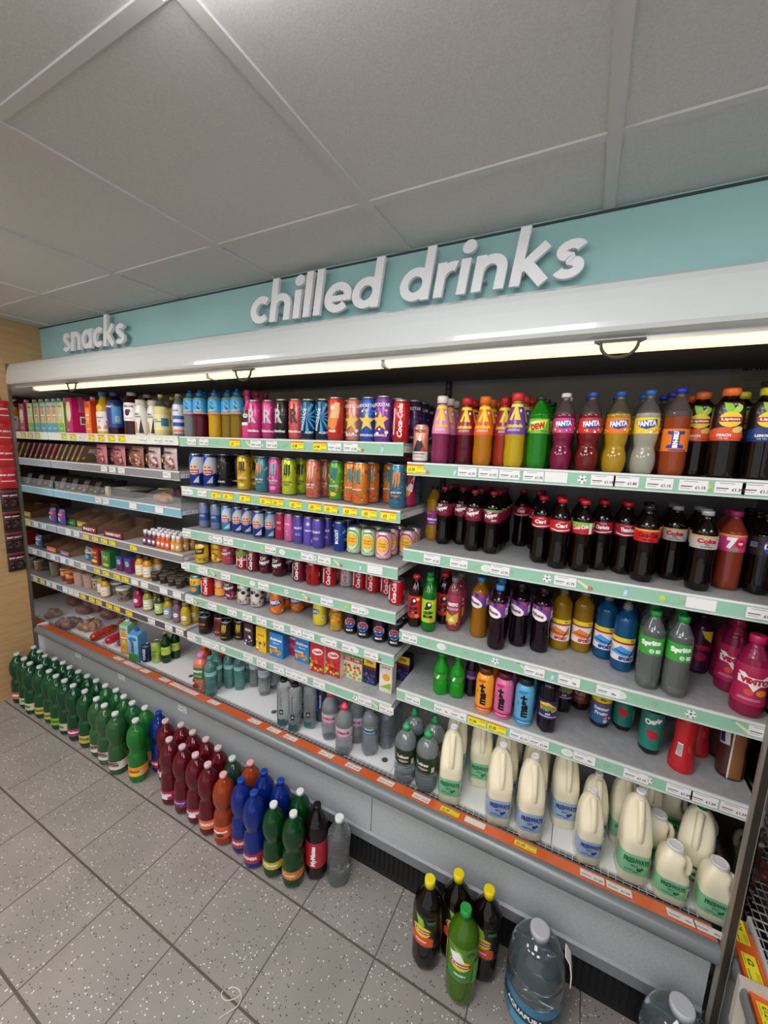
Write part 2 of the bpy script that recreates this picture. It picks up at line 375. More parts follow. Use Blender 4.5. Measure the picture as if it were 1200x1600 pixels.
def tennis(u, v): return [D(u, v, 8, 8, '#c7da4e'), D(u + 26, v - 1, 16, 10, '#9fc79c', 20), D(u + 26, v - 1, 14, 8, '#8fcdac', 20), G([(u + 40, v - 1), (u + 62, v + 9), (u + 63, v + 6), (u + 42, v - 6)], '#b9b77a')]
def rugby(u, v): return [D(u, v, 18, 13, '#eeeeea', 20), D(u + 2, v, 12, 7, '#e2e3df', 16)]
def whistle(u, v): return [D(u, v, 5, 5, '#7d9a8c'), Q(u, v + 1, u + 9, v + 5, '#8aa99a'), D(u, v, 2.4, 2.4, '#cfe3d6')]
MOTIF = [football, bat, bottle_, tennis, rugby, whistle]
_pl = {}
def label_mesh(kind, price):
    k = (kind, price)
    if k in _pl: return _pl[k]
    m = MB(); fn = lambda u, v, off: (u, -.0006 - off, v)
    w, h = (64, 31) if kind != 'big' else (90, 34)
    if kind == 'yellow':
        w, h = 66, 33; m.box(-.033, .033, -.0006, 0, -.0165, .0165, mat('#f3ea35', .35))
        A = [Q(-33, 11, 33, 16, '#d95a3a'), TX(price, -14, -2, 12, '#2a2a18', w=None if len(price) < 4 else 26), LN(18, 6, 24, 2, '#7c7420', 4, 1.2), Q(4, -13, 30, -11, '#6f6a1d'), Q(-30, -14, -6, -12.6, '#7d7620')]
    elif kind == 'blank':
        m.box(-.034, .034, -.0006, 0, -.016, .016, mat('#ecedea', .3)); A = []
    else:
        m.box(-w / 2000, w / 2000, -.0006, 0, -h / 2000, h / 2000, mat('#eff0ee', .3))
        A = [LN(-8, 10, 34, 1, '#6a6a6a', 4, 1.3), Q(-28, -4, -2, -1.2, '#4c4c4c'), Q(-28, -9, -6, -7.6, '#8a8a8a'), TX(price, 16, -5, 8, '#2b2b2b'), Q(-32, 14.8, 32, 15.5, '#bfbfbf')]
        if kind == 'small': A = [Q(-28, 5, 20, 7, '#777777'), Q(-28, -2, 8, 0, '#555555'), TX(price, 14, -8, 7, '#333333')]
    decals(m, A, fn, .02, .00008, .0001); _pl[k] = m.mesh('price_label'); return _pl[k]
NW = [0]
def price_label(parent, kind, price, x, y, z, tilt=0.0, base=(2.3, 0, 0)):
    o = bpy.data.objects.new('promotion_label' if kind == 'yellow' else 'price_label', label_mesh(kind, price)); COL.objects.link(o)
    o.parent = parent; o.location = (x, y, z); o.rotation_euler = (tilt, 0, 0)
    if kind == 'yellow': o['label'] = 'yellow promotion label'
    return o
SHELF = {}
green_strip = mat('#97caad', .3, coat=.3)
def shelf(key, z, x0, x1, yf, style, phrase, seed=0, depth=.43):
    SHELF[key] = dict(z=z, x0=x0, x1=x1, yf=yf, phrase=phrase, yb=.41)
    r = empty('shelf'); r.parent = fridge; r.location = (-2.3, 0, 0)
    r['label'] = phrase
    top = noisy('#9fa2a2', '#adb0af', 40, .36, 4) if key[0] != 'L' else noisy('#a4a6a6', '#b4b6b5', 40, .4, 4)
    mb = MB(); mb.box(x0 + .003, x1 - .003, yf + .004, depth, z - .012, z, top)
    mb.box(x0 + .003, x0 + .007, yf + .004, depth, z - .034, z - .012, mat('#dcdedc', .35)); mb.box(x1 - .007, x1 - .003, yf + .004, depth, z - .034, z - .012, mat('#dcdedc', .35))
    for i in range(3): mb.box(x1 - .003, x1 - .0022, yf + .03 + i * .012, yf + .034 + i * .012, z - .03, z - .018, '#8a8c8a')
    mb.build('board', r)
    mb = MB(); h = .046
    rail = {'g': green_strip, 'w': mat('#e9ecd9', .3), 'k': mat('#9aa0a4', .35, .3), 'b': mat('#7fb9cb', .35), 'd': mat('#63676b', .35, .3)}[style]
    mb.prism([(yf - .001, z - h), (yf - .003, z - .004), (yf + .003, z + .001), (yf + .003, z - h)], x0 + .002, x1 - .002, rail)
    mb.box(x0 + .002, x1 - .002, yf - .0045, yf + .003, z - .0045, z + .0015, mat('#e8ebe8', .25)); mb.box(x0 + .002, x1 - .002, yf - .004, yf + .002, z - h - .001, z - h + .0025, mat('#d8dbd8', .25))
    if style == 'g':
        rnd = random.Random(seed); A = []; u = 60 + rnd.random() * 60; L_ = (x1 - x0) * 1000; k = seed
        while u < L_ - 50:
            A += MOTIF[k % 6](u, 0); u += 78 + rnd.random() * 45; k += 1
        decals(mb, A, lambda a, b, off: (x0 + a, yf - .0025 - off, z - .024 + b), .03, .00004, .0002)
    rl = mb.build('price_rail', r); r2 = r
    if style == 'b':
        mb = MB(); mb.box(x0 + .01, x1 - .01, yf + .004, yf + .007, z, z + .058, mat('#dfe4e4', .08, 0, 0, 1, alpha=.10)); mb.build('acrylic_riser', r)
    return r
SH = {}
ordn = ['top', 'second', 'third', 'fourth', 'fifth', 'sixth']
for i, z in enumerate((1.619, 1.292, .962, .709)): SH['R%d' % (i + 1)] = shelf('R%d' % (i + 1), z, XM + .003, XR, 0, 'g', '%s shelf of the right bay' % ordn[i], i + 1)
for i, z in enumerate((1.688, 1.437, 1.216, 1.035, .856, .641)): SH['M%d' % (i + 1)] = shelf('M%d' % (i + 1), z, XLM + .003, XM - .003, -.02, 'g', '%s shelf of the middle bay' % ordn[i], i + 3)
for i, z in enumerate((1.69, 1.51, 1.316, 1.068, .86, .649)): SH['L%d' % (i + 1)] = shelf('L%d' % (i + 1), z, .455, XLM - .003, -.02, 'wkbkkd'[i], '%s shelf of the left bay' % ordn[i], i)
for i, z in enumerate((1.69, 1.51, 1.316, 1.068, .86, .649)): SH['K%d' % (i + 1)] = shelf('K%d' % (i + 1), z, -.34, .449, -.02, 'wkbkkd'[i], '%s shelf of the far left bay' % ordn[i], i); SHELF['L%d' % (i + 1)]['x0'] = -.3
SHELF['DR'] = dict(z=.335, x0=XM, x1=4.125, yf=-.06, yb=.42, phrase='base of the right bay'); SHELF['DM'] = dict(z=.335, x0=XLM, x1=XM, yf=-.075, yb=.42, phrase='base of the middle bay')
SHELF['DL'] = dict(z=.335, x0=-.3, x1=XLM, yf=-.075, yb=.42, phrase='base of the left bay'); SHELF['FL'] = dict(z=0, x0=0, x1=5, yf=-5, yb=-.18, phrase='floor')

def labels_on(key, spec):
    s = SHELF[key]; z = s['z'] - .0225; yf = s['yf'] - .003
    for u, kind, price in spec:
        x = x_at(u, yf, z); price_label(SH[key], kind, price, x, yf - .0012, z)
w, y_, sm, bk = 'white', 'yellow', 'small', 'blank'
labels_on('R1', [(649, y_, '£1.50'), (730, w, '£1.75'), (763, w, '£1.75'), (796, w, '£1.75'), (834, w, '£1.75'), (868, bk, ''), (942, w, '£1.15'), (978, w, '£1.80'), (1030, w, '£1.15'), (1083, w, '£1.15'), (1140, w, '£1.35'), (1184, w, '£1.35')])
labels_on('R2', [(675, w, '£1.25'), (717, w, '£1.75'), (781, w, '£1.75'), (883, w, '£1.75'), (1095, bk, ''), (1190, w, '£1.75')])
labels_on('R3', [(640, w, '£1.25'), (835, w, '£1.25'), (889, w, '50p'), (950, w, '85p'), (1193, w, '£1.25')])
labels_on('R4', [(645, w, '£1.10'), (691, w, '99p'), (716, w, '99p'), (745, y_, '£1.65'), (776, y_, '£1.00'), (811, w, '£1.10'), (842, w, '£1.09'), (913, w, '89p'), (993, w, '£1.15'), (1061, w, '£1.59'), (1100, w, '£1.59'), (1147, w, '£1.59')])
labels_on('M1', [(300, w, '£1.59'), (319, w, '£1.59'), (367, y_, '£2'), (400, w, '£1.75'), (425, w, '£1.75'), (465, y_, '£1.40'), (500, y_, '£1.40'), (523, w, '£1.65'), (548, w, '£1.65')])
labels_on('M2', [(291, w, '£1.75'), (316, w, '£1.75'), (338, y_, '£2'), (357, y_, '£2'), (383, y_, '£2'), (415, y_, '£3'), (434, y_, '£3'), (462, y_, '£3'), (492, y_, '£3'), (517, y_, '£3'), (547, y_, '£3'), (577, y_, '£3'), (607, y_, '£3')])
labels_on('M3', [(292, w, '£1.25'), (340, w, '95p'), (357, w, '95p'), (423, w, '£1.45'), (480, w, '75p'), (507, w, '75p'), (586, bk, '')])
labels_on('M4', [(290, sm, '95p'), (318, sm, '95p'), (353, w, '95p'), (412, w, '£1.10'), (511, w, '£1.10'), (560, w, '£1.10')])
labels_on('M5', [(296, sm, '95p'), (332, w, '95p'), (363, w, '85p'), (387, w, '85p'), (409, w, '95p'), (436, w, '95p'), (463, w, '95p'), (482, w, '95p'), (517, w, '95p'), (545, w, '95p'), (580, w, '95p')])
labels_on('M6', [(299, sm, '79p'), (322, w, '79p'), (336, w, '79p'), (388, w, '79p'), (409, w, '79p'), (436, w, '85p'), (455, w, '85p'), (472, w, '85p'), (499, w, '59p'), (570, w, '£1.25'), (604, w, '£1.25')])
labels_on('L1', [(100, y_, '£2'), (114, y_, '£2'), (128, w, '£2'), (143, y_, '£2'), (158, y_, '£2'), (174, y_, '£2'), (190, y_, '£2'), (224, w, '£2.15'), (247, w, '£1.75'), (264, w, '£1.50')])
labels_on('L2', [(163, sm, '£1'), (176, sm, '£1'), (190, sm, '£1'), (261, sm, '£2')])
labels_on('L3', [(154, sm, '£3'), (166, sm, '£3'), (208, bk, ''), (249, bk, '')])
labels_on('L4', [(107, sm, '89p'), (120, sm, '89p'), (135, y_, '£2'), (149, y_, '£2'), (163, y_, '£2'), (176, y_, '£2'), (209, y_, '£1')])
labels_on('L5', [(99, sm, '£1'), (112, sm, '£1'), (131, sm, '£1'), (152, y_, '£2'), (166, y_, '£2'), (183, y_, '£2'), (196, y_, '£2'), (211, bk, ''), (226, bk, ''), (256, bk, ''), (277, bk, '')])
labels_on('L6', [(102, sm, '£1'), (111, sm, '£1'), (120, sm, '£1'), (130, y_, '£1'), (144, y_, '£1'), (155, y_, '£1'), (171, y_, '£1'), (183, y_, '£1'), (202, y_, '£1'), (237, w, '£3'), (264, w, '£3'), (281, w, '£3')])
labels_on('K1', [(36, y_, '£2'), (47, y_, '£2'), (58, y_, '£2')]); labels_on('K4', [(45, y_, '£1'), (57, sm, '89p'), (69, sm, '89p')]); labels_on('K5', [(55, sm, '£1'), (69, sm, '£1'), (83, sm, '£1')]); labels_on('K6', [(56, y_, '£1'), (67, y_, '£1'), (76, sm, '£1'), (85, sm, '£1')])
for u, v, k, p in [(185, 1040, sm, '£3'), (201, 1048, sm, '£3'), (213, 1055, sm, '£3'), (227, 1063, sm, '£2'), (257, 1078, sm, '£1'), (274, 1087, sm, '£1'), (287, 1082, sm, '£1'), (301, 1099, sm, '£1'), (334, 1102, w, '£1'), (398, 1131, w, '£1'), (428, 1145, w, '£1'), (454, 1158, w, '£1'),
                   (510, 1184, w, '£1'), (552, 1205, w, '£1.09'), (603, 1232, w, '£1.29'), (658, 1253, w, '£1.27'), (703, 1272, y_, '£1.65'), (742, 1292, bk, ''), (821, 1328, y_, '£1.65'), (925, 1378, w, '£1.29'), (967, 1398, w, '£1.29'), (1064, 1443, w, '89p'), (1108, 1464, w, '89p')]:
    x = x_at(u, -.161, .4285); o = price_label(strip, k, p, x, -.1605, .4296, -1.857)

# ------------------------------------------------------------------ merchandise kinds
KIND = {}
REAL_H = dict(wat15=272, bt_peach=306, bt_green=306, jug1=292, jug2=292, mates=305, gr_yel=302, gr_or=300, gr_top=310, or_mg=314, bl_mg=320, mk_g=303, mk_b=303, mk_b2=250, mk_g2=262, mk_s=178, mk_c=270,
              evian=232, lake=250, wat_sq=233, wat_teal=217, wat_plain=222, volv=222, buxt=232, wat_blue=205, coco=184, sprite=248, sp_or=236, sp_bl=238, ri_or=236, ri_bl=238, ri_dk=236, mas_or=173, mas_pk=173, mas_bl=175, en_red=212, en_green=214,
              fa_pink=238, fa_red=238, fa_or=238, fa_lem=240, irn=242, lip_peach=238, lip_lemon=238, lu_pink=240, lu_yel=242)
class Kind: pass
def kind(key, name, desc, cat, r, h, parts, hw=None): 
    k = Kind(); k.name = name; k.desc = desc; k.cat = cat; k.r = r * .001; k.h = h; k.parts = parts; k.n = 0; k.hw = hw
    if not hw:
        e = max(math.hypot(v.co.x, v.co.y) for p in parts for v in p[1].vertices) if name != 'milk_bottle' else k.r * 1.13
        k.r = (e if 'jug' not in name else k.r * 1.02) + .0004
    q = REAL_H[key] * .001 / h if key in REAL_H else (322 / 345 if name == 'large_soft_drink_bottle' else (.92 if abs(h - .116) < .0001 else 1))
    if q != 1:
        for p in parts:
            for v in p[1].vertices: v.co.z *= q
        k.h = h * q
    KIND[key] = k; return k
def can(key, desc, r, h, col, art, lid='#b9bbbd', metal=.35, name='drink_can'):
    R_, H = r * .001, h * .001; P = [(0, R_ * .74), (.002, R_ * .80), (.006, R_ * .92), (.010, R_), (H - .013, R_), (H - .006, R_ * .89), (H - .0025, R_ * .845), (H, R_ * .86)]
    m = MB(); base = mat(col, .32, metal, coat=.3); rim = mat('#a8aaac', .3, .8)
    m.lathe(P, base, 28, mfn=lambda z: rim if z < .006 or z > H - .006 else base, cap1=False)
    fn = wrapper([(0, R_), (1, R_)]); fn.R = R_; decals(m, art, fn, coat=.3)
    l = MB(); lm = mat(lid, .3, .8); l.lathe([(H - .0005, R_ * .855), (H + .0006, R_ * .84), (H - .002, R_ * .80), (H - .0035, R_ * .76)][::-1], lm, 24, cap1=False)
    l.add([(R_ * .76 * math.cos(6.2832 * i / 24), R_ * .76 * math.sin(6.2832 * i / 24), H - .0035) for i in range(24)], [tuple(range(24))], lm)
    l.rbox(-.006, .006, -.014, .006, H - .0032, H - .0012, .004, mat('#c9cbcc', .3, .8))
    kind(key, name, desc, 'drink can', r, H, [('can_body', m.mesh('can_body'), None), ('can_lid', l.mesh('can_lid'), None)])
def cap_mb(c, r, z0, z1, sport=False, tall=False):
    m = MB(); r *= .001; z0 *= .001; z1 *= .001; cm = mat(c, .35, coat=.2)
    fl = lambda z, a: 1 + .02 * math.cos(a * 24)
    if sport:
        zz = z0 + (z1 - z0) * .5; m.lathe([(z0, r), (zz, r * .98), (zz + .003, r * .82), (zz + .006, r * .55), (z1 - .003, r * .52), (z1, r * .40)], cm, 24)
    else: m.lathe([(z0, r), (z1 - .002, r), (z1, r * .90)], cm, 48, fn=fl)
    return m.mesh('cap')
def bottle(key, desc, H, prof, cap, liq, label, art, fill=None, lt=0.0, seg=30, lobes=5, neckcol='#8b8f8d', name='drink_bottle', cat='drink bottle', lt2=.75, square=0, rings=None, lrough=.35, caplabel=None):
    """prof: (z, r) in mm; cap: (colour, r, z0, z1, sport?); label: (z0, z1, colour) or None"""
    prof = [(z, r * .97) for z, r in prof] if H < 240 else prof; P = smoothp([(z * .001, r * .001) for z, r in prof], 4); rmax = max(r for _, r in prof)
    lm = liquid(liq, lt); nm = liquid(neckcol, lt2)
    fz = (fill or 1e6) * .001; lob = min(.018, .06 * H * .001 + .006)
    def fn(z, a):
        k = 1
        if lobes and z < lob: k *= 1 - .13 * (1 - z / lob) * (.5 + .5 * math.cos(a * lobes))
        if square:
            c, s_ = abs(math.cos(a)), abs(math.sin(a)); k *= (1 + square * ((c ** 4 + s_ ** 4) ** -.25 - 1))
        return k
    if rings:
        z0, z1, n, d = rings; P2 = []
        zs = sorted(set([p[0] for p in P if not (z0 * .001 < p[0] < z1 * .001)] + [(z0 + (z1 - z0) * i / (n * 4)) * .001 for i in range(n * 4 + 1)]))
        for z in zs:
            q = interp(P, z)
            if z0 * .001 <= z <= z1 * .001: q -= d * .001 * (.5 + .5 * math.cos((z * 1000 - z0) / (z1 - z0) * n * 6.2832))
            P2.append((z, q))
        P = P2
    m = MB(); m.lathe(P, lm, seg, fn=fn, mfn=(lambda z: nm if z > fz else lm) if fill else None)
    parts = [('bottle_body', m.mesh('bottle_body'), None), ('cap', cap_mb(*cap), caplabel)]
    if label:
        z0, z1, lc = label; l = MB(); LP = [(z, interp(P, z) + .0005) for z in [(z0 + (z1 - z0) * i / 10) * .001 for i in range(11)]]
        if square:
            l.lathe(LP, mat(lc, lrough, coat=.3), 40, cap0=False, cap1=False, fn=lambda z, a: fn(z, a))
            def w2(u, v, off):
                a = -math.pi / 2 + u / .95 / (rmax * .001); rr = interp(P, v) * fn(.1, a) + .0005 + off; return (rr * math.cos(a), rr * math.sin(a), v)
            decals(l, art, w2)
        else:
            l.lathe(LP, mat(lc, lrough, coat=.3), 40, cap0=False, cap1=False)
            f2 = wrapper([(a, b) for a, b in LP]); f2.R = rmax * .001; decals(l, art, f2)
        parts.append(('label', l.mesh('label'), None))
    kind(key, name, desc, cat, rmax, H * .001, parts)
def carton(key, desc, W_, D_, H, col, art, top=None, cap=None, name='drink_carton', cat='drink carton', sidecol=None, sideart=None, bulge=0):
    w2, d2, h = W_ / 2000, D_ / 2000, H * .001; m = MB(); cm = mat(col, .38, coat=.2); th = h if not top else h - top * .001
    m.rbox(-w2, w2, -d2, d2, 0, th, .002, cm, 2)
    if sidecol: m.box(w2 - .001, w2 + .0002, -d2 + .002, d2 - .002, .002, th - .002, mat(sidecol, .4))
    if top:
        m.prism([(-d2, th), (0 - .003, h - .008), (0 - .003, h), (.003, h), (.003, h - .008), (d2, th)], -w2, w2, mat(sidecol or col, .4))
    decals(m, art, lambda u, v, off: (max(-w2 + .001, min(w2 - .001, u)), -d2 - off, v), .05)
    if sideart: decals(m, sideart, lambda u, v, off: (w2 + off, u, v), .05)
    parts = [('carton_body', m.mesh('carton_body'), None)]
    if cap:
        c = MB(); c.lathe([(h, .013), (h + .012, .013), (h + .0135, .011)], mat(cap, .4), 20); parts.append(('cap', c.mesh('cap'), None))
    kind(key, name, desc, cat, max(W_, D_) / 2 if max(W_, D_) < 1.6 * min(W_, D_) else W_ / 2, h, parts, hw=(w2, d2))
K0 = '#111111'; WH = '#f4f4f2'
def pic(cols, seed, u0, v0, u1, v1, n=10, r=5): return SP(n, seed, u0, v0, u1, v1, r, *cols)

# --- cans
def claw(c, v, h=50, u=0): return [G([(u - 14, v), (u - 9, v + h), (u - 4, v + h * .9), (u - 7, v + h * .35)], c), G([(u - 4, v - 6), (u - 3, v + h * .95), (u + 3, v + h), (u + 2, v + h * .3)], c), G([(u + 5, v), (u + 6, v + h * .9), (u + 13, v + h), (u + 11, v + h * .3)], c)]
def monster(key, desc, col, cc, t2, seed, pc, lid='#2a2a2a'):
    can(key, desc, 33, 170, col, [pic(pc, seed, -60, 20, 60, 150, 34, 5), claw(cc, 82, 62), TX(t2, 0, 62, 8, WH if col not in ('#c8dd2e', '#f0c419') else '#222222', w=36), TX('ENERGY', 0, 50, 6, cc, w=30), D(0, 28, 12, 9, pc[0])], lid=lid, name='energy_drink_can')
monster('mo_yellow', 'yellow energy can', '#edc020', '#2b2b20', 'ULTRA', 1, ['#e7d27a', '#8b5a20'])
monster('mo_iced', 'teal iced-tea energy can', '#3f8a98', '#e7a35d', 'ICED TEA', 2, ['#2a6f86', '#8fc5c7'])
monster('mo_pink', 'bright pink energy can', '#d9559b', '#7ec4c4', 'ULTRA', 3, ['#e98fc0', '#b83a82'])
monster('mo_lime', 'lime green energy can with black claw', '#c8dd2e', '#20281c', 'ULTRA', 4, ['#a8c022', '#2d3a1c', '#e5ee7c'])
monster('mo_coral', 'coral peach energy can', '#dc7a58', '#f1cdb0', 'ICED TEA', 5, ['#a94a4a', '#6b4a78'])
monster('mo_green', 'green energy can with blue claw', '#5fb13c', '#2a7c94', 'JUICED', 6, ['#e2c23a', '#89cc3e', '#e98a2e'])
monster('mo_orange', 'orange energy can with teal claw', '#e8862e', '#2f8d86', 'JUICED', 7, ['#d24e28', '#f0b43e', '#5a4a90'])
monster('mo_aqua', 'blue and orange energy can', '#3a7d96', '#e58b36', 'JUICED', 8, ['#27607c', '#c06b33', '#1f4a66'])
can('mo_black', 'black energy can with pale print', 33, 170, '#1b1818', [pic(['#4a3a36', '#8a6a60', '#2c2422'], 9, -60, 20, 60, 150, 30, 6), TX('PUNK', 0, 30, 9, WH)], lid='#222222', name='energy_drink_can')
def redbull(key, desc, r, h, c1='#1e3f9e', c2='#c3c8cd'):
    a = [G([(-80, h * .47), (0, h * .36), (80, h * .47), (80, h * .9), (-80, h * .9)], c2), G([(-4, h * .12), (26, h * .34), (26, h * .12)], c2), G([(-26, h * .9), (-26, h * .62), (2, h * .9)], c1)]
    can(key, desc, r, h, c1, [a, Q(-r * .8, h * .40, r * .8, h * .52, '#c0252f'), D(0, h * .6, r * .32, r * .32, '#eac042'), D(-r * .3, h * .6, r * .22, r * .12, '#c8262c'), D(r * .3, h * .6, r * .22, r * .12, '#c8262c'), TX('Red Bull', 0, h * .46, 8, WH, w=r * 1.2)], lid='#c7c9cb', metal=.6, name='energy_drink_can')
redbull('rb_big', 'large blue and silver energy can', 33, 168); redbull('rb_small', 'slim blue and silver energy can', 26.5, 134); redbull('rb_ice', 'slim light blue energy can', 26.5, 134, '#4aa3d6', '#c6dbe6')
redbull('rb_sf', 'slim silver-topped blue energy can', 26.5, 134, '#335c96', '#a3b6cc')
def rock(key, desc, c, c2, t, tc):
    can(key, desc, 33, 171, c, [pic([c2, tc, '#ffffff'], len(key) * 7 + ord(key[-1]), -70, 25, 70, 125, 26, 6), G([(0, 118), (7, 92), (30, 90), (12, 74), (20, 45), (0, 62), (-20, 45), (-12, 74), (-30, 90), (-7, 92)], tc), TX('ROCKSTAR', 0, 138, 13, WH, w=66), TX(t, 0, 26, 9, WH, w=50)], lid=c2, name='energy_drink_can')
rock('ro_salmon', 'salmon pink energy can with star', '#df8d80', '#b35f58', 'ORIGINAL', '#e9c85c'); rock('ro_blue', 'royal blue energy can with star', '#2f5ec4', '#22a0c8', 'ORIGINAL', '#f0cf4a'); rock('ro_purple', 'purple energy can with star', '#7b3fa0', '#c469b5', 'XDURANCE', '#f2c14a')
rock('ro_violet', 'dark violet energy can', '#4b2a68', '#7a3f94', 'PUNCHED', '#5d3580')
def relent(key, desc, c, c2, tc):
    can(key, desc, 33, 171, c, [pic([c2], 5, -60, 30, 60, 150, 12, 6), TX('R', 0, 100, 60, tc, w=34), Q(-2, 72, 2, 150, tc), TX('Relentless', 0, 36, 12, WH, w=56)], lid=c, name='energy_drink_can')
relent('re_pink', 'magenta energy can with silver R', '#c8377f', '#d65c9a', '#d9c6d2'); relent('re_black', 'black energy can with silver R', '#1b1a1c', '#343236', '#c9c9cc'); relent('re_salmon', 'salmon energy can with dark R', '#dd5f5f', '#e98b84', '#3a2e30')
can('lc_blue', 'dark blue sunburst energy can', 33, 168, '#14324e', [[G([(0, 95), (60 * math.cos(a), 95 + 60 * math.sin(a)), (60 * math.cos(a + .22), 95 + 60 * math.sin(a + .22))], '#2aa0dc') for a in [k * .52 for k in range(12)]], TX('LUCOZADE', -12, 85, 12, WH, r=80, w=90), TX('ALERT', 12, 32, 9, WH)], lid='#1d6ca8', name='energy_drink_can')
can('lc_red', 'red and orange energy can', 33, 171, '#cc3a2e', [G([(-30, 60), (0, 150), (34, 130), (10, 40)], '#ee8a38'), G([(-10, 90), (10, 150), (30, 150), (26, 90)], '#f4c28a'), D(0, 130, 9, 9, '#f7eadb'), TX('blast', 0, 40, 12, WH)], name='energy_drink_can')
def coke(key, desc, r, h, c='#c4161f', tc=WH, extra=()):
    can(key, desc, r, h, c, [TX('Coca-Cola', 0, h * .52, 20, tc, r=90, w=h * .78, sh=.3), G([(-30, h * .2), (-22, h * .18), (-20, h * .82), (-27, h * .8)], tc), BAR(r * 1.6, h * .5), *extra], name='cola_can')
coke('ck500', 'tall red cola can', 31, 156); coke('ck330', 'red cola can with white script', 33, 116); coke('ckzero', 'red cola can with black script', 33, 116, '#b8141c', '#1a1010')
coke('ckcherry', 'crimson cherry cola can', 33, 116, '#7e1830', WH); coke('cklime', 'red cola can with green band', 33, 116, '#c4161f', WH, [Q(-100, 78, 100, 104, '#7fb24a'), TX('Coca-Cola', 0, 60, 16, WH, w=52, sh=.3)]); coke('ckdiet', 'silver diet cola can', 33, 116, '#c3c5c8', '#c4161f')
can('dp_can', 'dark maroon can with slanted white lettering', 33, 116, '#4d1424', [TX('Dr', -4, 88, 20, WH, r=14), TX('Pepper', 0, 64, 26, WH, r=14, w=58, b=.05), pic(['#8f2a44'], 3, -60, 12, 60, 44, 14, 5)])
can('dp_pink', 'pink and maroon can with slanted lettering', 33, 116, '#c84a66', [pic(['#f0b8c4', '#96203c'], 4, -60, 20, 60, 100, 16, 6), TX('Dr', -4, 88, 14, WH, r=14), TX('Pepper', 0, 68, 20, WH, r=14, w=50, b=.05)])
can('dp_cherry', 'white can with maroon cherries', 33, 116, '#6b2238', [pic(['#a83a58', '#d8aab4'], 6, -60, 10, 60, 50, 26, 7), TX('Dr', -4, 92, 16, WH, r=14), TX('Pepper', 0, 72, 22, WH, r=14, w=54, b=.05)])
can('sevenup', 'teal and yellow citrus can', 33, 116, '#1f8a90', [Q(-110, 58, 110, 100, '#eec23a'), TX('7UP', 0, 72, 26, '#d6402c', w=34), D(0, 34, 20, 14, '#e98a2a')]); can('cherry7', 'maroon citrus can with white numeral', 33, 116, '#8c1f3c', [TX('7', -4, 62, 44, WH, w=28), D(14, 56, 11, 11, '#c3202c')])
can('redcan', 'plain red soft drink can', 33, 116, '#c02838', [pic(['#dd5566'], 1, -60, 20, 60, 100, 10, 8), TX('VIMTO', 0, 70, 16, WH, w=44)]); can('yelcan', 'yellow can with black lettering', 33, 116, '#ecc22c', [G([(-30, 84), (30, 96), (24, 60), (-28, 54)], '#2a2620'), TX('Ting', 0, 74, 18, '#f3d24a', r=8), pic(['#3d7a33', '#ce8e1c'], 2, -40, 16, 40, 44, 12, 6)]); can('yelcan2', 'golden yellow fruit can', 33, 116, '#e6b82a', [TX('Rubicon', 0, 82, 12, '#8b3a18', w=44), pic(['#d98a1c', '#f6df7a', '#8d5a18'], 12, -50, 16, 50, 66, 20, 8)])
can('pinkor', 'pink and orange fruit can', 33, 116, '#d8729a', [Q(-110, 10, 110, 52, '#ed9f3c'), D(0, 76, 20, 18, '#f4cf68'), pic(['#f5b8ce'], 4, -60, 50, 60, 100, 14, 6)]); can('dots', 'white can with black and orange dots', 33, 116, '#ecebe6', [[D(a, b, 10, 10, c) for a, b, c in ((-40, 80, K0), (-14, 84, '#1a1a1a'), (14, 72, K0), (42, 84, '#333333'))], pic(['#e3872c', '#2b2b2b', '#9a9a9a'], 8, -70, 12, 70, 56, 30, 6), TX('IO', -2, 90, 16, K0)])
can('fanta', 'orange soda can with blue logo', 33, 116, '#ef7c22', [D(0, 66, 34, 17, '#1d3f9a', 20, 8), TX('FANTA', 0, 68, 20, WH, r=8, w=54, b=.05), pic(['#f6a13c', '#d95c14'], 3, -60, 10, 60, 42, 16, 8)]); can('lemoncan', 'lemon yellow soda can', 33, 116, '#f0dc2e', [D(-16, 76, 24, 14, '#2b56b0', 16, 10), TX('FANTA', -14, 76, 13, WH, r=8, w=36), BAR(24, 46, 14, 18)]); can('ruborange', 'slim orange and green fruit can', 29, 116, '#ec9c1e', [Q(-110, 96, 110, 104, '#c03a1c'), pic(['#f3c43e', '#7d9d2b', '#c9601a'], 14, -50, 14, 50, 90, 26, 8)])
can('pepsi', 'black cola can with round logo', 33, 116, '#15161a', [D(0, 62, 25, 25, '#1f3fae', 24), D(0, 62, 23.5, 23.5, '#eeeeee', 24), G([(-22, 69), (22, 69), (16, 79), (0, 85), (-16, 79)], '#c3262f'), G([(-22, 55), (22, 55), (16, 45), (0, 39), (-16, 45)], '#1d3c9e'), TX('PEPSI', 0, 62, 13, K0, w=40, b=.06), TX('MAX', 0, 26, 10, WH)])
def chupa(key, desc, c, c2): can(key, desc, 33, 118, c, [D(0, 60, 34, 46, c2, 22), D(0, 60, 30, 40, c, 22), D(0, 62, 27, 27, c2, 22), [D(19 * math.cos(a), 62 + 19 * math.sin(a), 9, 9, '#f2c530', 12) for a in [k * .785 for k in range(8)]], D(0, 62, 20, 20, '#f2c530', 20), TX('Chupa', 0, 68, 9, '#c22a36', w=30), TX('Chups', 0, 57, 9, '#c22a36', w=30), TX('SPARKLING', 0, 103, 6, c2, w=36), TX('STRAWBERRY' if 'pk' in key else 'MELON CREAM', 0, 19, 5, WH, w=40)], name='soda_can')
chupa('ch_pk', 'pink cream soda can with yellow flower', '#f0c6cd', '#cf3a62'); chupa('ch_gr', 'pale green cream soda can with yellow flower', '#d3e6c0', '#6cae5c')
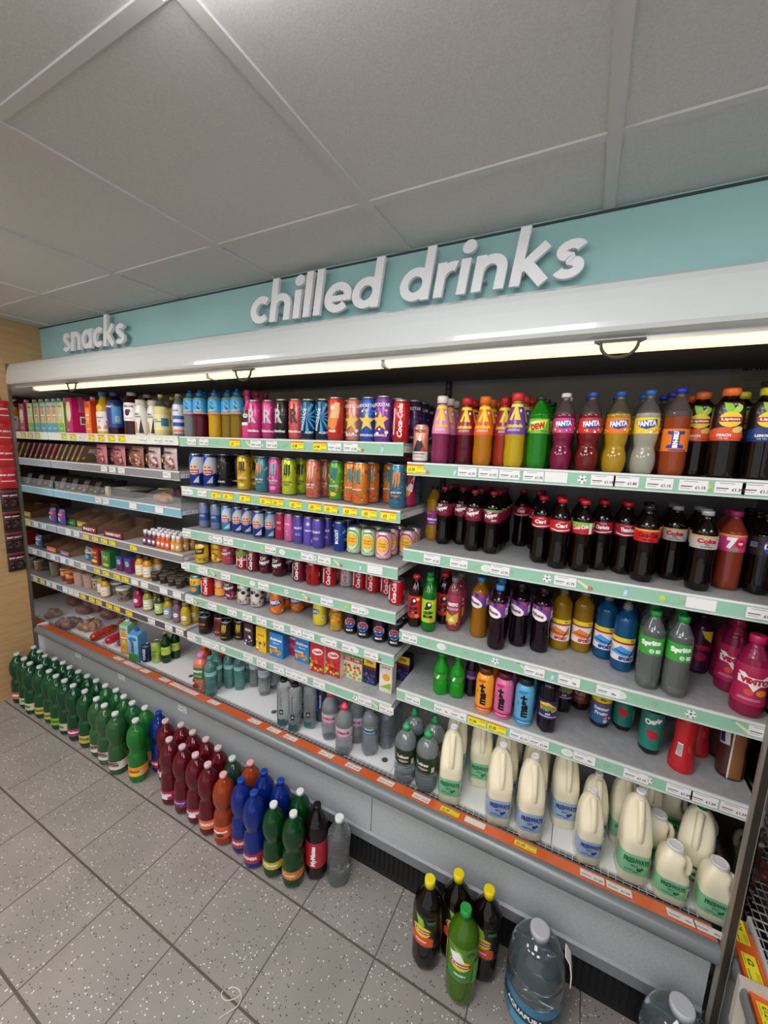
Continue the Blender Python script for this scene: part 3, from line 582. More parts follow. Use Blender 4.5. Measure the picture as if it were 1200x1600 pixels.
can('boost', 'dark blue slim energy can', 26.5, 134, '#173a8c', [pic(['#2f66c4', '#5b95dd'], 2, -60, 20, 60, 120, 18, 6), TX('BOOST', 0, 70, 13, WH, r=90, w=62)], name='energy_drink_can'); can('pur1', 'slim purple energy can', 26.5, 134, '#5d4cae', [TX('CELSIUS', 0, 76, 10, WH, w=40), LN(0, 50, 26, 3, '#cfc8ee')], name='energy_drink_can')
can('pur2', 'slim violet energy can with round emblem', 26.5, 134, '#6b5bc0', [D(0, 102, 8, 8, '#e9e6f6'), TX('vitamin', 0, 72, 8, WH, w=34), BAR(22, 24, 12, 16)], name='energy_drink_can'); can('maroon', 'slim maroon energy can', 26.5, 134, '#a82042', [TX('RED', 0, 86, 10, '#f0c8d0', w=20), LN(0, 64, 22, 4, '#d88')], name='energy_drink_can')
can('pinkslim', 'slim pink energy can', 26.5, 134, '#d96aa8', [TX('VITAL', 0, 86, 8, WH, w=28), pic(['#e998c4'], 3, -40, 20, 40, 70, 8, 6)], name='energy_drink_can'); can('silslim', 'slim grey-blue energy can', 26.5, 134, '#7688a6', [Q(-90, 40, 90, 80, '#2c4a84'), LN(0, 70, 28, 3, '#dfe3ea')], name='energy_drink_can')
can('tenz', 'peach natural energy can with mountain', 28, 137, '#ea9c80', [G([(-26, 38), (0, 100), (26, 38)], '#20242a'), G([(-8, 82), (0, 100), (8, 82), (3, 76), (-3, 80)], '#f4eee8'), G([(4, 38), (16, 66), (30, 38)], '#c0432e'), Q(-90, 8, 90, 40, '#dedcd6'), TX('TENZING', 0, 114, 12, K0, w=46), TX('NATURAL ENERGY', 0, 32, 6, K0, w=46), LN(0, 22, 34, 2, '#c0432e')], name='energy_drink_can')
can('greencan', 'lime green slim soda can', 27, 134, '#b5cf5a', [TX('cawston', 0, 76, 9, '#4b6a22', w=40), LN(0, 60, 24, 5, '#6b8a30')]); can('bluecan', 'dark blue can with white lettering', 27, 116, '#1e2f66', [TX('OASIS', 0, 60, 18, WH, r=90, w=78)]); can('mbk', 'black coffee can with orange print', 33, 104, '#231a18', [TX('costa', 0, 62, 13, '#d67c3a', w=44), LN(0, 44, 30, 3, '#8a5a3a')]); can('mgold', 'black and gold energy can', 33, 108, '#1d1a14', [claw('#d7b32c', 46, 48), TX('ENERGY', 0, 24, 6, '#d7b32c')], name='energy_drink_can'); can('mred', 'red and black energy can', 33, 108, '#8c2430', [claw('#1b1414', 46, 48), LN(0, 30, 30, 2, '#f0c0c0')], name='energy_drink_can'); can('bluesm', 'small blue coffee can', 30, 104, '#2a5790', [TX('ice', 0, 60, 16, WH), pic(['#5f8fc4'], 2, -40, 16, 40, 90, 12, 6)])

# --- soft drink bottles
P_COKE = [(0, 23), (4, 29), (22, 32.5), (48, 31), (86, 28.5), (118, 31), (128, 32.5), (163, 32.5), (178, 30), (198, 20), (212, 12.5), (221, 12.5)]
P_FANTA = [(0, 22), (4, 29), (34, 33.5), (56, 31.5), (72, 27), (84, 28), (106, 32), (156, 32.5), (172, 30.5), (196, 19), (210, 12.5), (221, 12.5)]
P_PET = [(0, 24), (5, 30), (30, 32.5), (158, 32.5), (174, 30.5), (198, 19), (212, 12.5), (221, 12.5)]
P_LUC = [(0, 25), (6, 31), (40, 33.5), (70, 32), (105, 33.5), (130, 32), (180, 23), (202, 16.5), (212, 16.5)]
P_LIP = [(0, 26), (6, 32), (60, 33), (100, 33), (106, 35), (176, 35), (198, 29), (210, 18), (216, 18)]
P_RIB = [(0, 27), (5, 32), (30, 33), (80, 29), (108, 31), (118, 33), (158, 33), (170, 30), (186, 17), (192, 13), (200, 13)]
P_SPORT = [(0, 27), (6, 33), (30, 34), (112, 34), (150, 34), (168, 32), (188, 18), (194, 14), (200, 14)]
def cola(key, desc, lab, art, capc='#c3161f', liq='#0b0503', z=(126, 164), prof=P_COKE): bottle(key, desc, 232, prof, (capc, 14.5, 219, 232), liq, (z[0], z[1], lab), art, name='cola_bottle')
def cokeart(n, c='#c4161f'): return [TX(n, 0, 147, 13, WH, w=min(40, 9 * len(n)), b=.05), G([(-34, 136), (-8, 131), (34, 136), (34, 133.5), (-8, 128), (-34, 133)], WH), LN(0, 158, 20, 1, WH, 3, 1.2)]
for i, n in enumerate(('Carl', 'Dad', 'Jared', 'Charlotte', 'Thatcher')): cola('coke_%d' % i, ['cola bottle, four-letter name on label', 'cola bottle, three-letter name on label', 'cola bottle, five-letter name on label', 'cola bottle, nine-letter name on label', 'cola bottle, eight-letter name on label'][i], '#bb1522' if i < 3 else '#9c1830', cokeart(n))
cola('coke_lime', 'cola bottle with red and green label', '#bb1522', [Q(-105, 150, 105, 164, '#8fb83e'), TX('Coca-Cola', -6, 148, 13, WH, r=10, w=48, sh=.3), Q(20, 128, 30, 162, '#e7e4d0')])
cola('coke_zero', 'cola bottle with red label, black script', '#d31a20', [Q(-105, 158, 105, 164, '#e89a30'), TX('Coca-Cola', 0, 147, 15, '#1c0f0f', w=54, sh=.3), TX('ZERO SUGAR', 0, 133, 5, '#1c0f0f', w=30)], '#151313')
cola('coke_diet', 'diet cola bottle with silver label', '#b9b6ae', [Q(-105, 158, 105, 164, '#c9a468'), TX('Coke', 0, 149, 14, '#bb1522', w=46, b=.06), TX('This', 0, 139, 5, K0), TX('is my taste', 0, 132, 5, K0, w=26)], '#a5a5a5')
cola('drp', 'dark cola bottle with maroon label, slanted lettering', '#7e1434', [TX('Dr', -8, 160, 12, WH, r=14), TX('Pepper', -2, 146, 20, WH, r=14, w=50, b=.05), pic(['#b0325a', '#5c0c24'], 4, 10, 124, 60, 138, 10, 4), pic(['#b0325a'], 5, -50, 124, -20, 134, 6, 4)], '#b0182a', z=(118, 166))
cola('drp_z', 'dark cola bottle with maroon and green label', '#86183a', [Q(-110, 158, 110, 166, '#7a9a4a'), TX('Dr', -8, 156, 11, WH, r=14), TX('Pepper', -2, 144, 19, WH, r=14, w=50, b=.05), TX('Zero', 8, 128, 7, WH, r=10)], '#b0182a', z=(118, 166))
cola('pepsi_b', 'black cola bottle with round blue logo', '#17181d', [D(14, 142, 22, 22, '#3158c8', 24), D(14, 142, 20, 20, '#eeeeee', 24), G([(-5, 149), (33, 149), (28, 157), (14, 162), (0, 157)], '#c3262f'), G([(-5, 135), (33, 135), (28, 127), (14, 122), (0, 127)], '#1d3c9e'), TX('PEPSI', 14, 142, 10, K0, w=32, b=.06), LN(-30, 150, 20, 4, '#9fa6b8')], '#141414', z=(116, 168), prof=P_PET)
def fanta(key, desc, liq, lab, capc, neck, t=.35): bottle(key, desc, 232, P_FANTA, (capc, 14.5, 219, 232), liq, (112, 156, lab), [G([(-28, 146), (26, 152), (28, 134), (0, 124), (-26, 132)], '#1f3f9e'), TX('FANTA', 0, 140, 16, WH, r=5, w=50, b=.07), pic(['#f6d43a', '#f08a3a', '#ffffff'], len(key), -60, 114, 60, 124, 16, 3.2), pic(['#f6d43a'], 3, 36, 126, 60, 150, 5, 4)], fill=170, lt=t, neckcol=neck, lt2=.8, name='soda_bottle')
fanta('fa_pink', 'raspberry fruit soda bottle with white cap', '#8e1f4a', '#d93a8a', WH, '#9a8a90'); fanta('fa_red', 'strawberry red fruit soda bottle with blue cap', '#7d1f20', '#d8282e', '#2a5bb8', '#8f8080'); fanta('fa_or', 'yellow fruit soda bottle, orange label, blue cap', '#c8a020', '#ef7c22', '#2a5bb8', '#9c9a80'); fanta('fa_lem', 'cloudy pale fruit soda bottle with yellow label', '#b9b9a6', '#f1dc28', '#2f6fd0', '#a9aaa6')
def luc(key, desc, liq, lab, capc, t='#f3d42c', lt=.25): bottle(key, desc, 235, P_LUC, (capc, 19, 209, 234), liq, (104, 204, lab), [Q(-110, 190, 110, 200, '#f3e13a'), [G([(-20 + k, 150), (k * .3 - 2, 192), (k * .3 + 4, 190), (-8 + k * 1.6, 148)], t) for k in (0, 20)], G([(-4, 184), (18, 150), (14, 148), (-8, 180)], t), TX('Lucozade', 0, 132, 13, t, w=60, b=.05, sh=.2), LN(0, 119, 40, 2, WH, 4, 1.2), D(24, 178, 5, 5, WH)], lobes=6, lt=lt, name='sports_drink_bottle')
luc('lu_pink', 'pale pink energy drink bottle with white cap', '#8f3058', '#e48cc0', WH); luc('lu_cherry', 'cherry energy drink bottle with red cap', '#5b0f1e', '#96203e', '#d02a2e'); luc('lu_or', 'orange energy drink bottle with orange cap', '#c07a10', '#e8621e', '#ee7a24'); luc('lu_red', 'red energy drink bottle with red cap', '#b0361c', '#9c2a3c', '#c4262c'); luc('lu_yel', 'yellow energy drink bottle, purple sleeve, red cap', '#c9ac18', '#6d3aa0', '#e03a34')
bottle('mtndew', 'bright green soda bottle with black cap', 228, P_PET, ('#2b2f2b', 14.5, 215, 228), '#1f8a1c', (112, 158, '#6fc22c'), [G([(-34, 118), (-10, 150), (34, 156), (20, 124)], '#dff04a'), TX('Mtn', -12, 146, 9, WH, r=12), TX('DEW', 4, 134, 20, '#c42228', r=12, w=44, b=.08), pic(['#2f8f24', '#a8e04c'], 5, -60, 114, 60, 120, 12, 4)], lt=.3, name='soda_bottle')
bottle('irn', 'amber soda bottle with orange and blue label', 235, P_PET, ('#2438c8', 14.5, 222, 235), '#a84a1e', (66, 126, '#f07f22'), [G([(-20, 74), (20, 74), (20, 82), (9, 84), (9, 110), (20, 112), (20, 120), (-20, 120), (-20, 112), (-9, 110), (-9, 84), (-20, 82)], '#2a3a94'), TX('IRN-BRU', 0, 97, 12, WH, r=90, w=44, b=.08), Q(-14, 68, 26, 71, '#2a3a94')], fill=158, lt=.35, neckcol='#9b8a84', name='soda_bottle')
def lip(key, desc, c2, word, capc):
    bottle(key, desc, 234, P_LIP, (capc, 19.5, 214, 233), '#120906', (98, 196, '#1c1512'), [Q(-40, 98, 40, 122, c2), D(-6, 120, 36, 12, c2), G([(-6, 168), (-16, 196), (2, 192), (10, 172)], '#8cc63a'), D(14, 178, 7, 13, '#b5d94a', 14, -30), D(2, 152, 22, 20, '#f2d22e', 24), Q(-20, 146, 24, 158, '#a8222c'), TX('Lipton', 2, 152, 8, WH, w=34, b=.05), D(18, 126, 11, 8, '#f0c46a', 14, 20), TX(word, -6, 112, 7, WH, w=26, b=.05), TX('ICE TEA', -6, 104, 3.4, WH, w=18), TX('£1.35', 10, 190, 4, WH)], lobes=0, square=.35, name='iced_tea_bottle')
lip('lip_peach', 'peach iced tea bottle with orange cap', '#e0582c', 'PEACH', '#f0702c'); lip('lip_lemon', 'lemon iced tea bottle with yellow cap', '#1c3f80', 'LEMON', '#ddd22c')
bottle('yazoo', 'white and brown milkshake bottle with blue lettering', 200, [(0, 28), (5, 32), (60, 31), (110, 32), (160, 26), (178, 18), (185, 18)], ('#2a3a94', 20, 184, 200), '#e9e6e2', (8, 160, '#dedbd8'), [Q(-110, 90, 110, 160, '#6b4a42'), TX('YAZOO', 0, 84, 26, '#1f3f9e', r=20, w=70, b=.08)], lobes=0, name='milkshake_bottle')
bottle('rubi', 'golden soda bottle with purple label', 226, P_PET, ('#2a2020', 14.5, 213, 226), '#b8860c', (66, 128, '#7d2a84'), [pic(['#d98a2a', '#b03a6a'], 4, -20, 108, 30, 124, 8, 5), TX('Rubicon', 0, 92, 10, WH, w=38, b=.05), LN(0, 80, 28, 2, '#e2c8ea')], lt=.3, name='soda_bottle')
bottle('sup', 'amber citrus soda bottle with pink label', 232, P_PET, ('#b0306a', 15.5, 216, 232), '#8a3a26', (116, 166, '#d8408c'), [Q(-110, 160, 110, 166, '#ef9a3a'), TX('7', 0, 141, 34, WH, w=24, b=.08), D(20, 140, 12, 12, '#c22030'), TX('up', 20, 140, 9, WH), G([(-4, 122), (14, 130), (16, 120), (4, 118)], '#4fae5c'), pic(['#6cc068'], 4, -50, 124, -30, 150, 6, 4)], lt=.25, name='soda_bottle')
def mrm(key, desc, liq, capc, lab, lt=.1): bottle(key, desc, 205, [(0, 22), (4, 27), (20, 29), (140, 29), (158, 26), (180, 16), (188, 12), (194, 12)], (capc, 14, 192, 205), liq, (40, 128, lab), [D(2, 106, 12, 14, '#141414'), D(4, 110, 6, 6, '#eeeeee'), D(-2, 96, 14, 6, '#2a2a2a', 12, 20), Q(12, 112, 24, 122, '#f2d43a'), TX('CRUSH', 0, 78, 12, K0, r=6, w=36, b=.07), Q(-18, 58, 18, 68, '#1a1a1a'), TX('ICE', 0, 63, 6, '#8ad848'), D(16, 50, 8, 8, '#e8843a')], lt=lt, name='soda_bottle')
mrm('en_red', 'dark soda bottle with red label', '#1c0a08', '#d0242c', '#c8202c'); mrm('en_green', 'green soda bottle with lime label, green cap', '#157a20', '#1f9a3a', '#a8d02c', .3)
bottle('vimdis', 'rosy soda bottle with tall pink label', 215, [(0, 24), (4, 28), (20, 30), (140, 30), (165, 27), (188, 15), (194, 13), (200, 13)], ('#8a8a8a', 14, 199, 215), '#96424e', (28, 150, '#a83a54'), [TX('VIMTO', 0, 112, 15, WH, w=46, b=.08), Q(-24, 90, 24, 98, '#e8c0c8'), TX('Discovery', 0, 94, 6, '#7a1a34', w=34), G([(-24, 40), (-26, 82), (0, 66), (26, 82), (24, 40), (0, 30)], '#d8c02c'), G([(-12, 44), (0, 62), (12, 44)], '#e8e6dc'), pic(['#6b1a3a', '#e28a2a'], 7, -24, 30, 24, 44, 10, 5)], lt=.25, name='soda_bottle')
def rib(key, desc, liq, capc, lt=.1): bottle(key, desc, 216, P_RIB, (capc, 15, 198, 216), liq, (114, 160, '#7a4494'), [D(-16, 128, 34, 17, WH, 20, -16), TX('Ribena', -14, 128, 12, '#8a1e4a', w=42, r=-8, b=.05), pic(['#c03a5a', '#4a1c5a', '#a87ac0'], 4, -40, 144, 50, 158, 14, 5), BAR(36, 136, 12, 22)], lobes=0, lt=lt, name='squash_bottle')
rib('ri_or', 'orange squash bottle with blue cap', '#a86f10', '#3f84c4', .3); rib('ri_bl', 'blackcurrant squash bottle with blue cap', '#1d0814', '#4a93d8'); rib('ri_dk', 'blackcurrant squash bottle with dark cap', '#150610', '#2e1428')
def lsp(key, desc, liq, pc, lab2): bottle(key, desc, 224, P_SPORT, ('#7e7f80', 14, 198, 224, True), liq, (36, 112, '#e9e6e2'), [Q(-115, 98, 115, 112, '#eed62c'), Q(-115, 92, 115, 98, '#b0283a'), TX('85p', 22, 105, 7, K0), G([(-40, 60), (-10, 86), (24, 70), (36, 84), (40, 60), (0, 54)], pc), G([(-40, 74), (0, 66), (30, 58), (-10, 62)], lab2), TX('SPORT', 8, 46, 12, lab2, w=42, b=.08), G([(14, 54), (34, 88), (36, 86), (18, 52)], '#222222'), LN(-44, 80, 18, 6, '#8a8a8a')], lobes=0, lt=.3, name='sports_drink_bottle')
lsp('sp_or', 'amber sports drink bottle with orange label', '#a87c10', '#e8843a', '#c0392a'); lsp('sp_bl', 'blue sports drink bottle with grey cap', '#145a8c', '#4aa0dc', '#1f3f8e')
bottle('sprite', 'clear lemonade bottle with green label and cap', 228, P_PET, ('#1f9a3c', 15, 213, 228), '#aeb8b4', (106, 156, '#3aa83c'), [TX('Sprite', 0, 139, 19, WH, r=8, w=54, b=.07), D(4, 118, 6, 6, WH), Q(14, 113, 28, 124, WH), TX('O', 4, 118, 7, '#2a9a3c')], lt=.88, name='lemonade_bottle')
bottle('vimbig', 'large pink round fruit drink bottle', 232, [(0, 32), (6, 38), (40, 40), (90, 37), (130, 40), (165, 35), (196, 20), (204, 16), (210, 16)], ('#c01f5a', 19, 208, 232), '#a01c50', (38, 150, '#b32457'), [G([(-40, 128), (0, 78), (40, 128), (24, 128), (0, 100), (-24, 128)], WH), Q(-40, 96, 40, 118, WH), TX('VIMTO', 0, 107, 18, '#c01f3a', w=68, b=.09), D(20, 76, 14, 9, '#ee8f2c'), D(-10, 74, 11, 9, '#e0503a'), LN(-8, 56, 54, 2, '#f0b8cc')], lt=.3, lobes=0, rings=(165, 195, 3, 1.2), name='fruit_drink_bottle')
bottle('vimpur', 'purple fruit drink bottle with white lettering', 200, [(0, 28), (5, 34), (60, 34), (140, 34), (165, 28), (180, 16), (186, 15)], ('#3a1430', 17, 184, 200), '#3a0f2c', (10, 150, '#43163c'), [G([(-6, 150), (30, 150), (26, 110), (4, 128)], '#e8cf2c'), TX('VIM', 4, 92, 18, '#c82038', w=50, b=.08), D(0, 60, 18, 14, '#b02040')], lobes=0, name='fruit_drink_bottle')
bottle('vimpk', 'dark pink fruit drink bottle with white splash', 200, [(0, 28), (5, 34), (60, 34), (140, 34), (165, 28), (180, 16), (186, 15)], ('#7a1438', 17, 184, 200), '#8a1440', (10, 150, '#9a1848'), [G([(-30, 130), (0, 80), (34, 140), (20, 60), (-20, 70)], WH), TX('VIN', 2, 100, 18, '#c82038', w=44, b=.08), D(0, 56, 14, 12, '#ee8f2c')], lobes=0, name='fruit_drink_bottle')
bottle('g7', 'small bright green soda bottle', 168, [(0, 22), (4, 29), (20, 31), (50, 31), (64, 27), (90, 31), (108, 29), (140, 16), (150, 12.5), (158, 12.5)], ('#159a2c', 14, 156, 168), '#16a01c', (66, 92, '#2a9a2c'), [G([(-20, 70), (-8, 90), (-2, 86), (-12, 68)], WH), Q(4, 70, 24, 88, '#4a8a3a')], lt=.3, name='soda_bottle')
bottle('dkpur', 'small dark bottle with purple label', 175, [(0, 20), (4, 25), (20, 27), (110, 27), (130, 22), (156, 12.5), (164, 12.5)], (K0, 14, 162, 175), '#160818', (76, 112, '#4a1c60'), [Q(-18, 80, 18, 90, '#8a6aa0')], name='soda_bottle')
def mas(key, desc, c, cap_, c2): bottle(key, desc, 186, [(0, 28), (4, 32), (20, 33), (130, 33), (150, 29), (158, 24), (164, 24)], (cap_, 25, 163, 186), c, (2, 150, c), [Q(-115, 4, 115, 30, c2), TX('mas+', -2, 84, 26, K0, r=90, w=88, b=.06), Q(-22.5, 84, -20.5, 98, K0), D(-8, 138, 16, 6, c2, 16, 10), LN(0, 18, 44, 1, WH, 4, 2.4)], lobes=0, name='sports_drink_bottle')
mas('mas_or', 'orange sports drink bottle with black lettering', '#eea02c', '#5a2a12', '#d8541c'); mas('mas_pk', 'pink sports drink bottle with black lettering', '#d86a9c', '#5a1424', '#c02a68'); mas('mas_bl', 'light blue sports drink bottle with black lettering', '#5aa8cc', '#1a2026', '#2a7cb8')
bottle('mrf', 'black soda bottle with rainbow flame label', 221, P_PET, (K0, 14.5, 209, 221), '#0e0814', (58, 124, '#2c2458'), [G([(-30, 112), (-24, 84), (-12, 106), (-6, 84), (4, 110), (12, 84), (20, 108), (30, 88), (30, 100), (0, 118)], '#e8c93a'), G([(-28, 104), (-20, 86), (-10, 100), (0, 84), (10, 100), (22, 86), (28, 100), (0, 108)], '#d8502c'), G([(-24, 98), (-14, 86), (0, 96), (14, 86), (24, 98), (0, 104)], '#3aa84c'), TX('APE', 0, 76, 7, WH), Q(-30, 64, 30, 69, '#b8b0d8')], name='soda_bottle')
bottle('brn', 'dark bottle with reddish brown label', 205, P_RIB, (K0, 15, 198, 205), '#24100a', (30, 100, '#6a3024'), [TX('FRUITS', 0, 66, 12, '#e8b89c', w=44), LN(0, 52, 36, 3, '#c88a6a')], lobes=0, name='squash_bottle')
bottle('sumf', 'dark squash bottle, yellow and white label', 205, P_SPORT, (K0, 14, 198, 205), '#1a1830', (20, 120, '#3a6a9c'), [Q(-115, 98, 115, 120, '#eed62c'), TX('89p', 2, 109, 12, K0), Q(-115, 92, 115, 98, '#b0283a'), TX('Summer', 0, 76, 13, WH, w=50, b=.06), TX('Fruits', 0, 58, 13, WH, w=42, b=.06), pic(['#c02a48', '#f0d8dc'], 3, 10, 30, 50, 50, 10, 6)], lobes=0, name='squash_bottle')
bottle('oasis', 'dark juice drink bottle with teal label, red fruit', 215, P_PET, (K0, 15, 205, 215), '#241018', (22, 150, '#1c7a6a'), [TX('Oasis', 0, 122, 20, WH, r=20, w=50, b=.06), D(2, 74, 15, 15, '#b82034', 16), D(-8, 84, 8, 8, '#b82034', 12), G([(2, 88), (8, 100), (12, 98), (6, 86)], '#4a8a3a'), BAR(44, 66, 16, 40)], name='fruit_drink_bottle')
bottle('shake', 'red sleeved shake bottle with flared base', 200, [(0, 33), (4, 35), (30, 34), (90, 26), (130, 28), (165, 28), (180, 22), (190, 20)], ('#7a1418', 21, 188, 200), '#b81c22', (2, 176, '#b81c22'), [BAR(-14, 74, 18, 40), LN(14, 90, 10, 5, '#e06a5a')], lobes=0, name='milkshake_bottle')
bottle('choc', 'chocolate shake bottle, brown and white sleeve', 200, [(0, 33), (4, 36), (40, 36), (100, 33), (150, 34), (172, 26), (182, 20)], ('#2a3a94', 21, 180, 200), '#3a201a', (2, 170, '#4a2a24'), [Q(-8, 4, 24, 168, '#8a5a34'), Q(-12, 4, -8, 168, '#d8d4cc'), G([(-60, 150), (-20, 160), (-16, 110), (-50, 100)], '#d8d4cc'), G([(-54, 146), (-34, 150), (-30, 112), (-46, 108)], '#1f2a7a')], lobes=0, name='milkshake_bottle')
def swig(key, desc, liq, lt=.2): bottle(key, desc, 228, [(0, 26), (5, 31), (30, 32), (90, 31), (104, 32), (112, 34), (178, 32), (192, 22), (196, 15)], ('#1f7ac8', 17, 195, 228, True), liq, (112, 192, '#38a6dc'), [Q(-115, 112, 115, 118, '#ee8a7a'), G([(-20, 184), (10, 160), (-4, 150), (24, 126), (2, 132), (-6, 146), (4, 158)], '#1f3f9e'), TX('Lucozade', 0, 130, 9, '#f0d83a', w=44, r=8), Q(-115, 184, 115, 190, '#d6dc3a')], lobes=0, lt=lt, name='sports_drink_bottle')
swig('sw_clear', 'clear sports drink bottle with blue sleeve', '#a8aeae', .6); swig('sw_purple', 'dark red sports drink bottle with blue sleeve', '#5a1024'); swig('sw_yel', 'yellow sports drink bottle with blue sleeve', '#d8a818'); swig('sw_am', 'amber sports drink bottle with blue sleeve', '#8f7410')
bottle('wkd', 'tall slim pink bottle with black sleeve', 222, [(0, 24), (4, 27), (70, 27), (120, 25), (150, 14), (170, 12), (196, 12)], ('#c02a6a', 14, 194, 222), '#e0408c', (60, 130, '#1d161c'), [Q(-80, 60, 80, 74, '#f0f0f0'), D(0, 104, 13, 10, '#e8e8e8'), TX('J2O', 0, 104, 8, K0)], lobes=0, name='soda_bottle')
bottle('wat_teal', 'pale teal mineral water bottle', 218, [(0, 26), (5, 31), (90, 31), (130, 30), (160, 31), (184, 18), (196, 13), (204, 13)], ('#3a9a94', 14, 203, 218), '#9cefe2', (118, 140, '#9ecfc9'), [LN(0, 134, 40, 2, '#5a8a88')], lt=.85, rings=(20, 110, 6, 1.2), name='water_bottle', cat='water bottle')
bottle('wat_plain', 'plain clear water bottle', 225, [(0, 27), (5, 32), (100, 32), (160, 32), (190, 18), (202, 13), (211, 13)], ('#9aa0a4', 14, 210, 225), '#dbe6e9', (110, 150, '#c3d0d6'), [LN(0, 140, 40, 3, '#8496a0')], lt=.85, name='water_bottle', cat='water bottle')
bottle('wat_sq', 'square clear water bottle with black cap', 240, [(0, 26), (4, 29), (200, 29), (214, 20), (220, 15), (226, 15)], ('#161616', 17, 225, 240), '#e6eeee', (10, 200, '#b8c2c2'), [TX('LIFEWTR', 0, 130, 9, '#5a6a6c', r=90, w=80), Q(-8, 60, 8, 84, '#1c2628'), TX('A', 0, 72, 10, WH), G([(-20, 10), (20, 10), (20, 44), (0, 34), (-20, 40)], '#3f7f80')], lt=.85, square=.8, lobes=0, name='water_bottle', cat='water bottle')
KIND['wat_sq'].parts.pop()   # sleeve replaced below by printing on the bottle itself
_m = MB(); decals(_m, [TX('LIFEWTR', -2, 140, 10, '#6a7678', r=90, w=84), Q(-9, 62, 9, 88, '#1c2628'), TX('A', 0, 75, 12, WH), G([(-18, 12), (18, 12), (18, 44), (0, 34), (-18, 40)], '#2c6a6c')], lambda u, v, off: (u, -.0298 - off, v), .05); KIND['wat_sq'].parts.append(('print', _m.mesh('print'), None))
bottle('volv', 'dark-labelled water bottle with blue emblem', 225, [(0, 27), (5, 32), (100, 32), (160, 32), (190, 18), (202, 13), (211, 13)], ('#2a2c34', 14, 210, 225), '#6f8088', (60, 170, '#31405a'), [TX('Powerade', 0, 116, 12, WH, r=90, w=70), D(-10, 100, 9, 30, '#1f3fbc')], lt=.5, name='water_bottle', cat='water bottle')
bottle('evian', 'mineral water bottle, pale pink label, pink cap', 256, [(0, 31), (6, 37), (40, 38), (92, 38), (100, 36), (150, 38), (180, 36), (212, 20), (224, 15), (230, 15)], ('#d8405c', 17, 228, 256, True), '#e6f0f3', (98, 146, '#cfc4cc'), [TX('evian', -6, 124, 16, '#c83a5c', w=44, b=.05), D(26, 122, 7, 7, '#a04a68'), Q(-60, 100, 60, 103, '#d83a5c')], lt=.85, rings=(20, 92, 5, 1.6), name='water_bottle', cat='water bottle')
bottle('buxt', 'mineral water bottle, green and blue label, blue cap', 246, [(0, 29), (6, 34), (50, 35), (90, 33), (150, 35), (182, 33), (208, 18), (218, 14), (226, 14)], ('#1f3f78', 16, 225, 246), '#e0eef4', (112, 150, '#3a5a94'), [Q(-110, 134, 110, 150, '#6a8a74'), TX('Buxton', 0, 140, 9, WH, w=38), Q(-30, 118, 30, 124, '#c8d4e0')], lt=.85, rings=(20, 110, 7, 2.2), name='water_bottle', cat='water bottle')
bottle('wat_blue', 'blue-capped water bottle without label', 210, [(0, 30), (6, 36), (60, 37), (120, 36), (150, 35), (176, 22), (184, 18)], ('#24408c', 21, 183, 210), '#c3d0d8', None, [], lt=.8, rings=(20, 140, 6, 1.5), name='water_bottle', cat='water bottle')
bottle('lake', 'water bottle, dark green label, green sports cap', 300, [(0, 34), (6, 42), (60, 44), (100, 42), (150, 44), (210, 43), (244, 26), (258, 16), (266, 16)], ('#2f9a5c', 17, 264, 300, True), '#d2e4e2', (110, 186, '#2c3f24'), [TX('Lakes', -6, 152, 17, '#e8e8dc', w=48, b=.05), D(-4, 128, 22, 7, '#b8a88c'), Q(30, 112, 44, 140, '#d8d8d0')], lt=.85, rings=(20, 100, 5, 1.8), name='water_bottle', cat='water bottle')

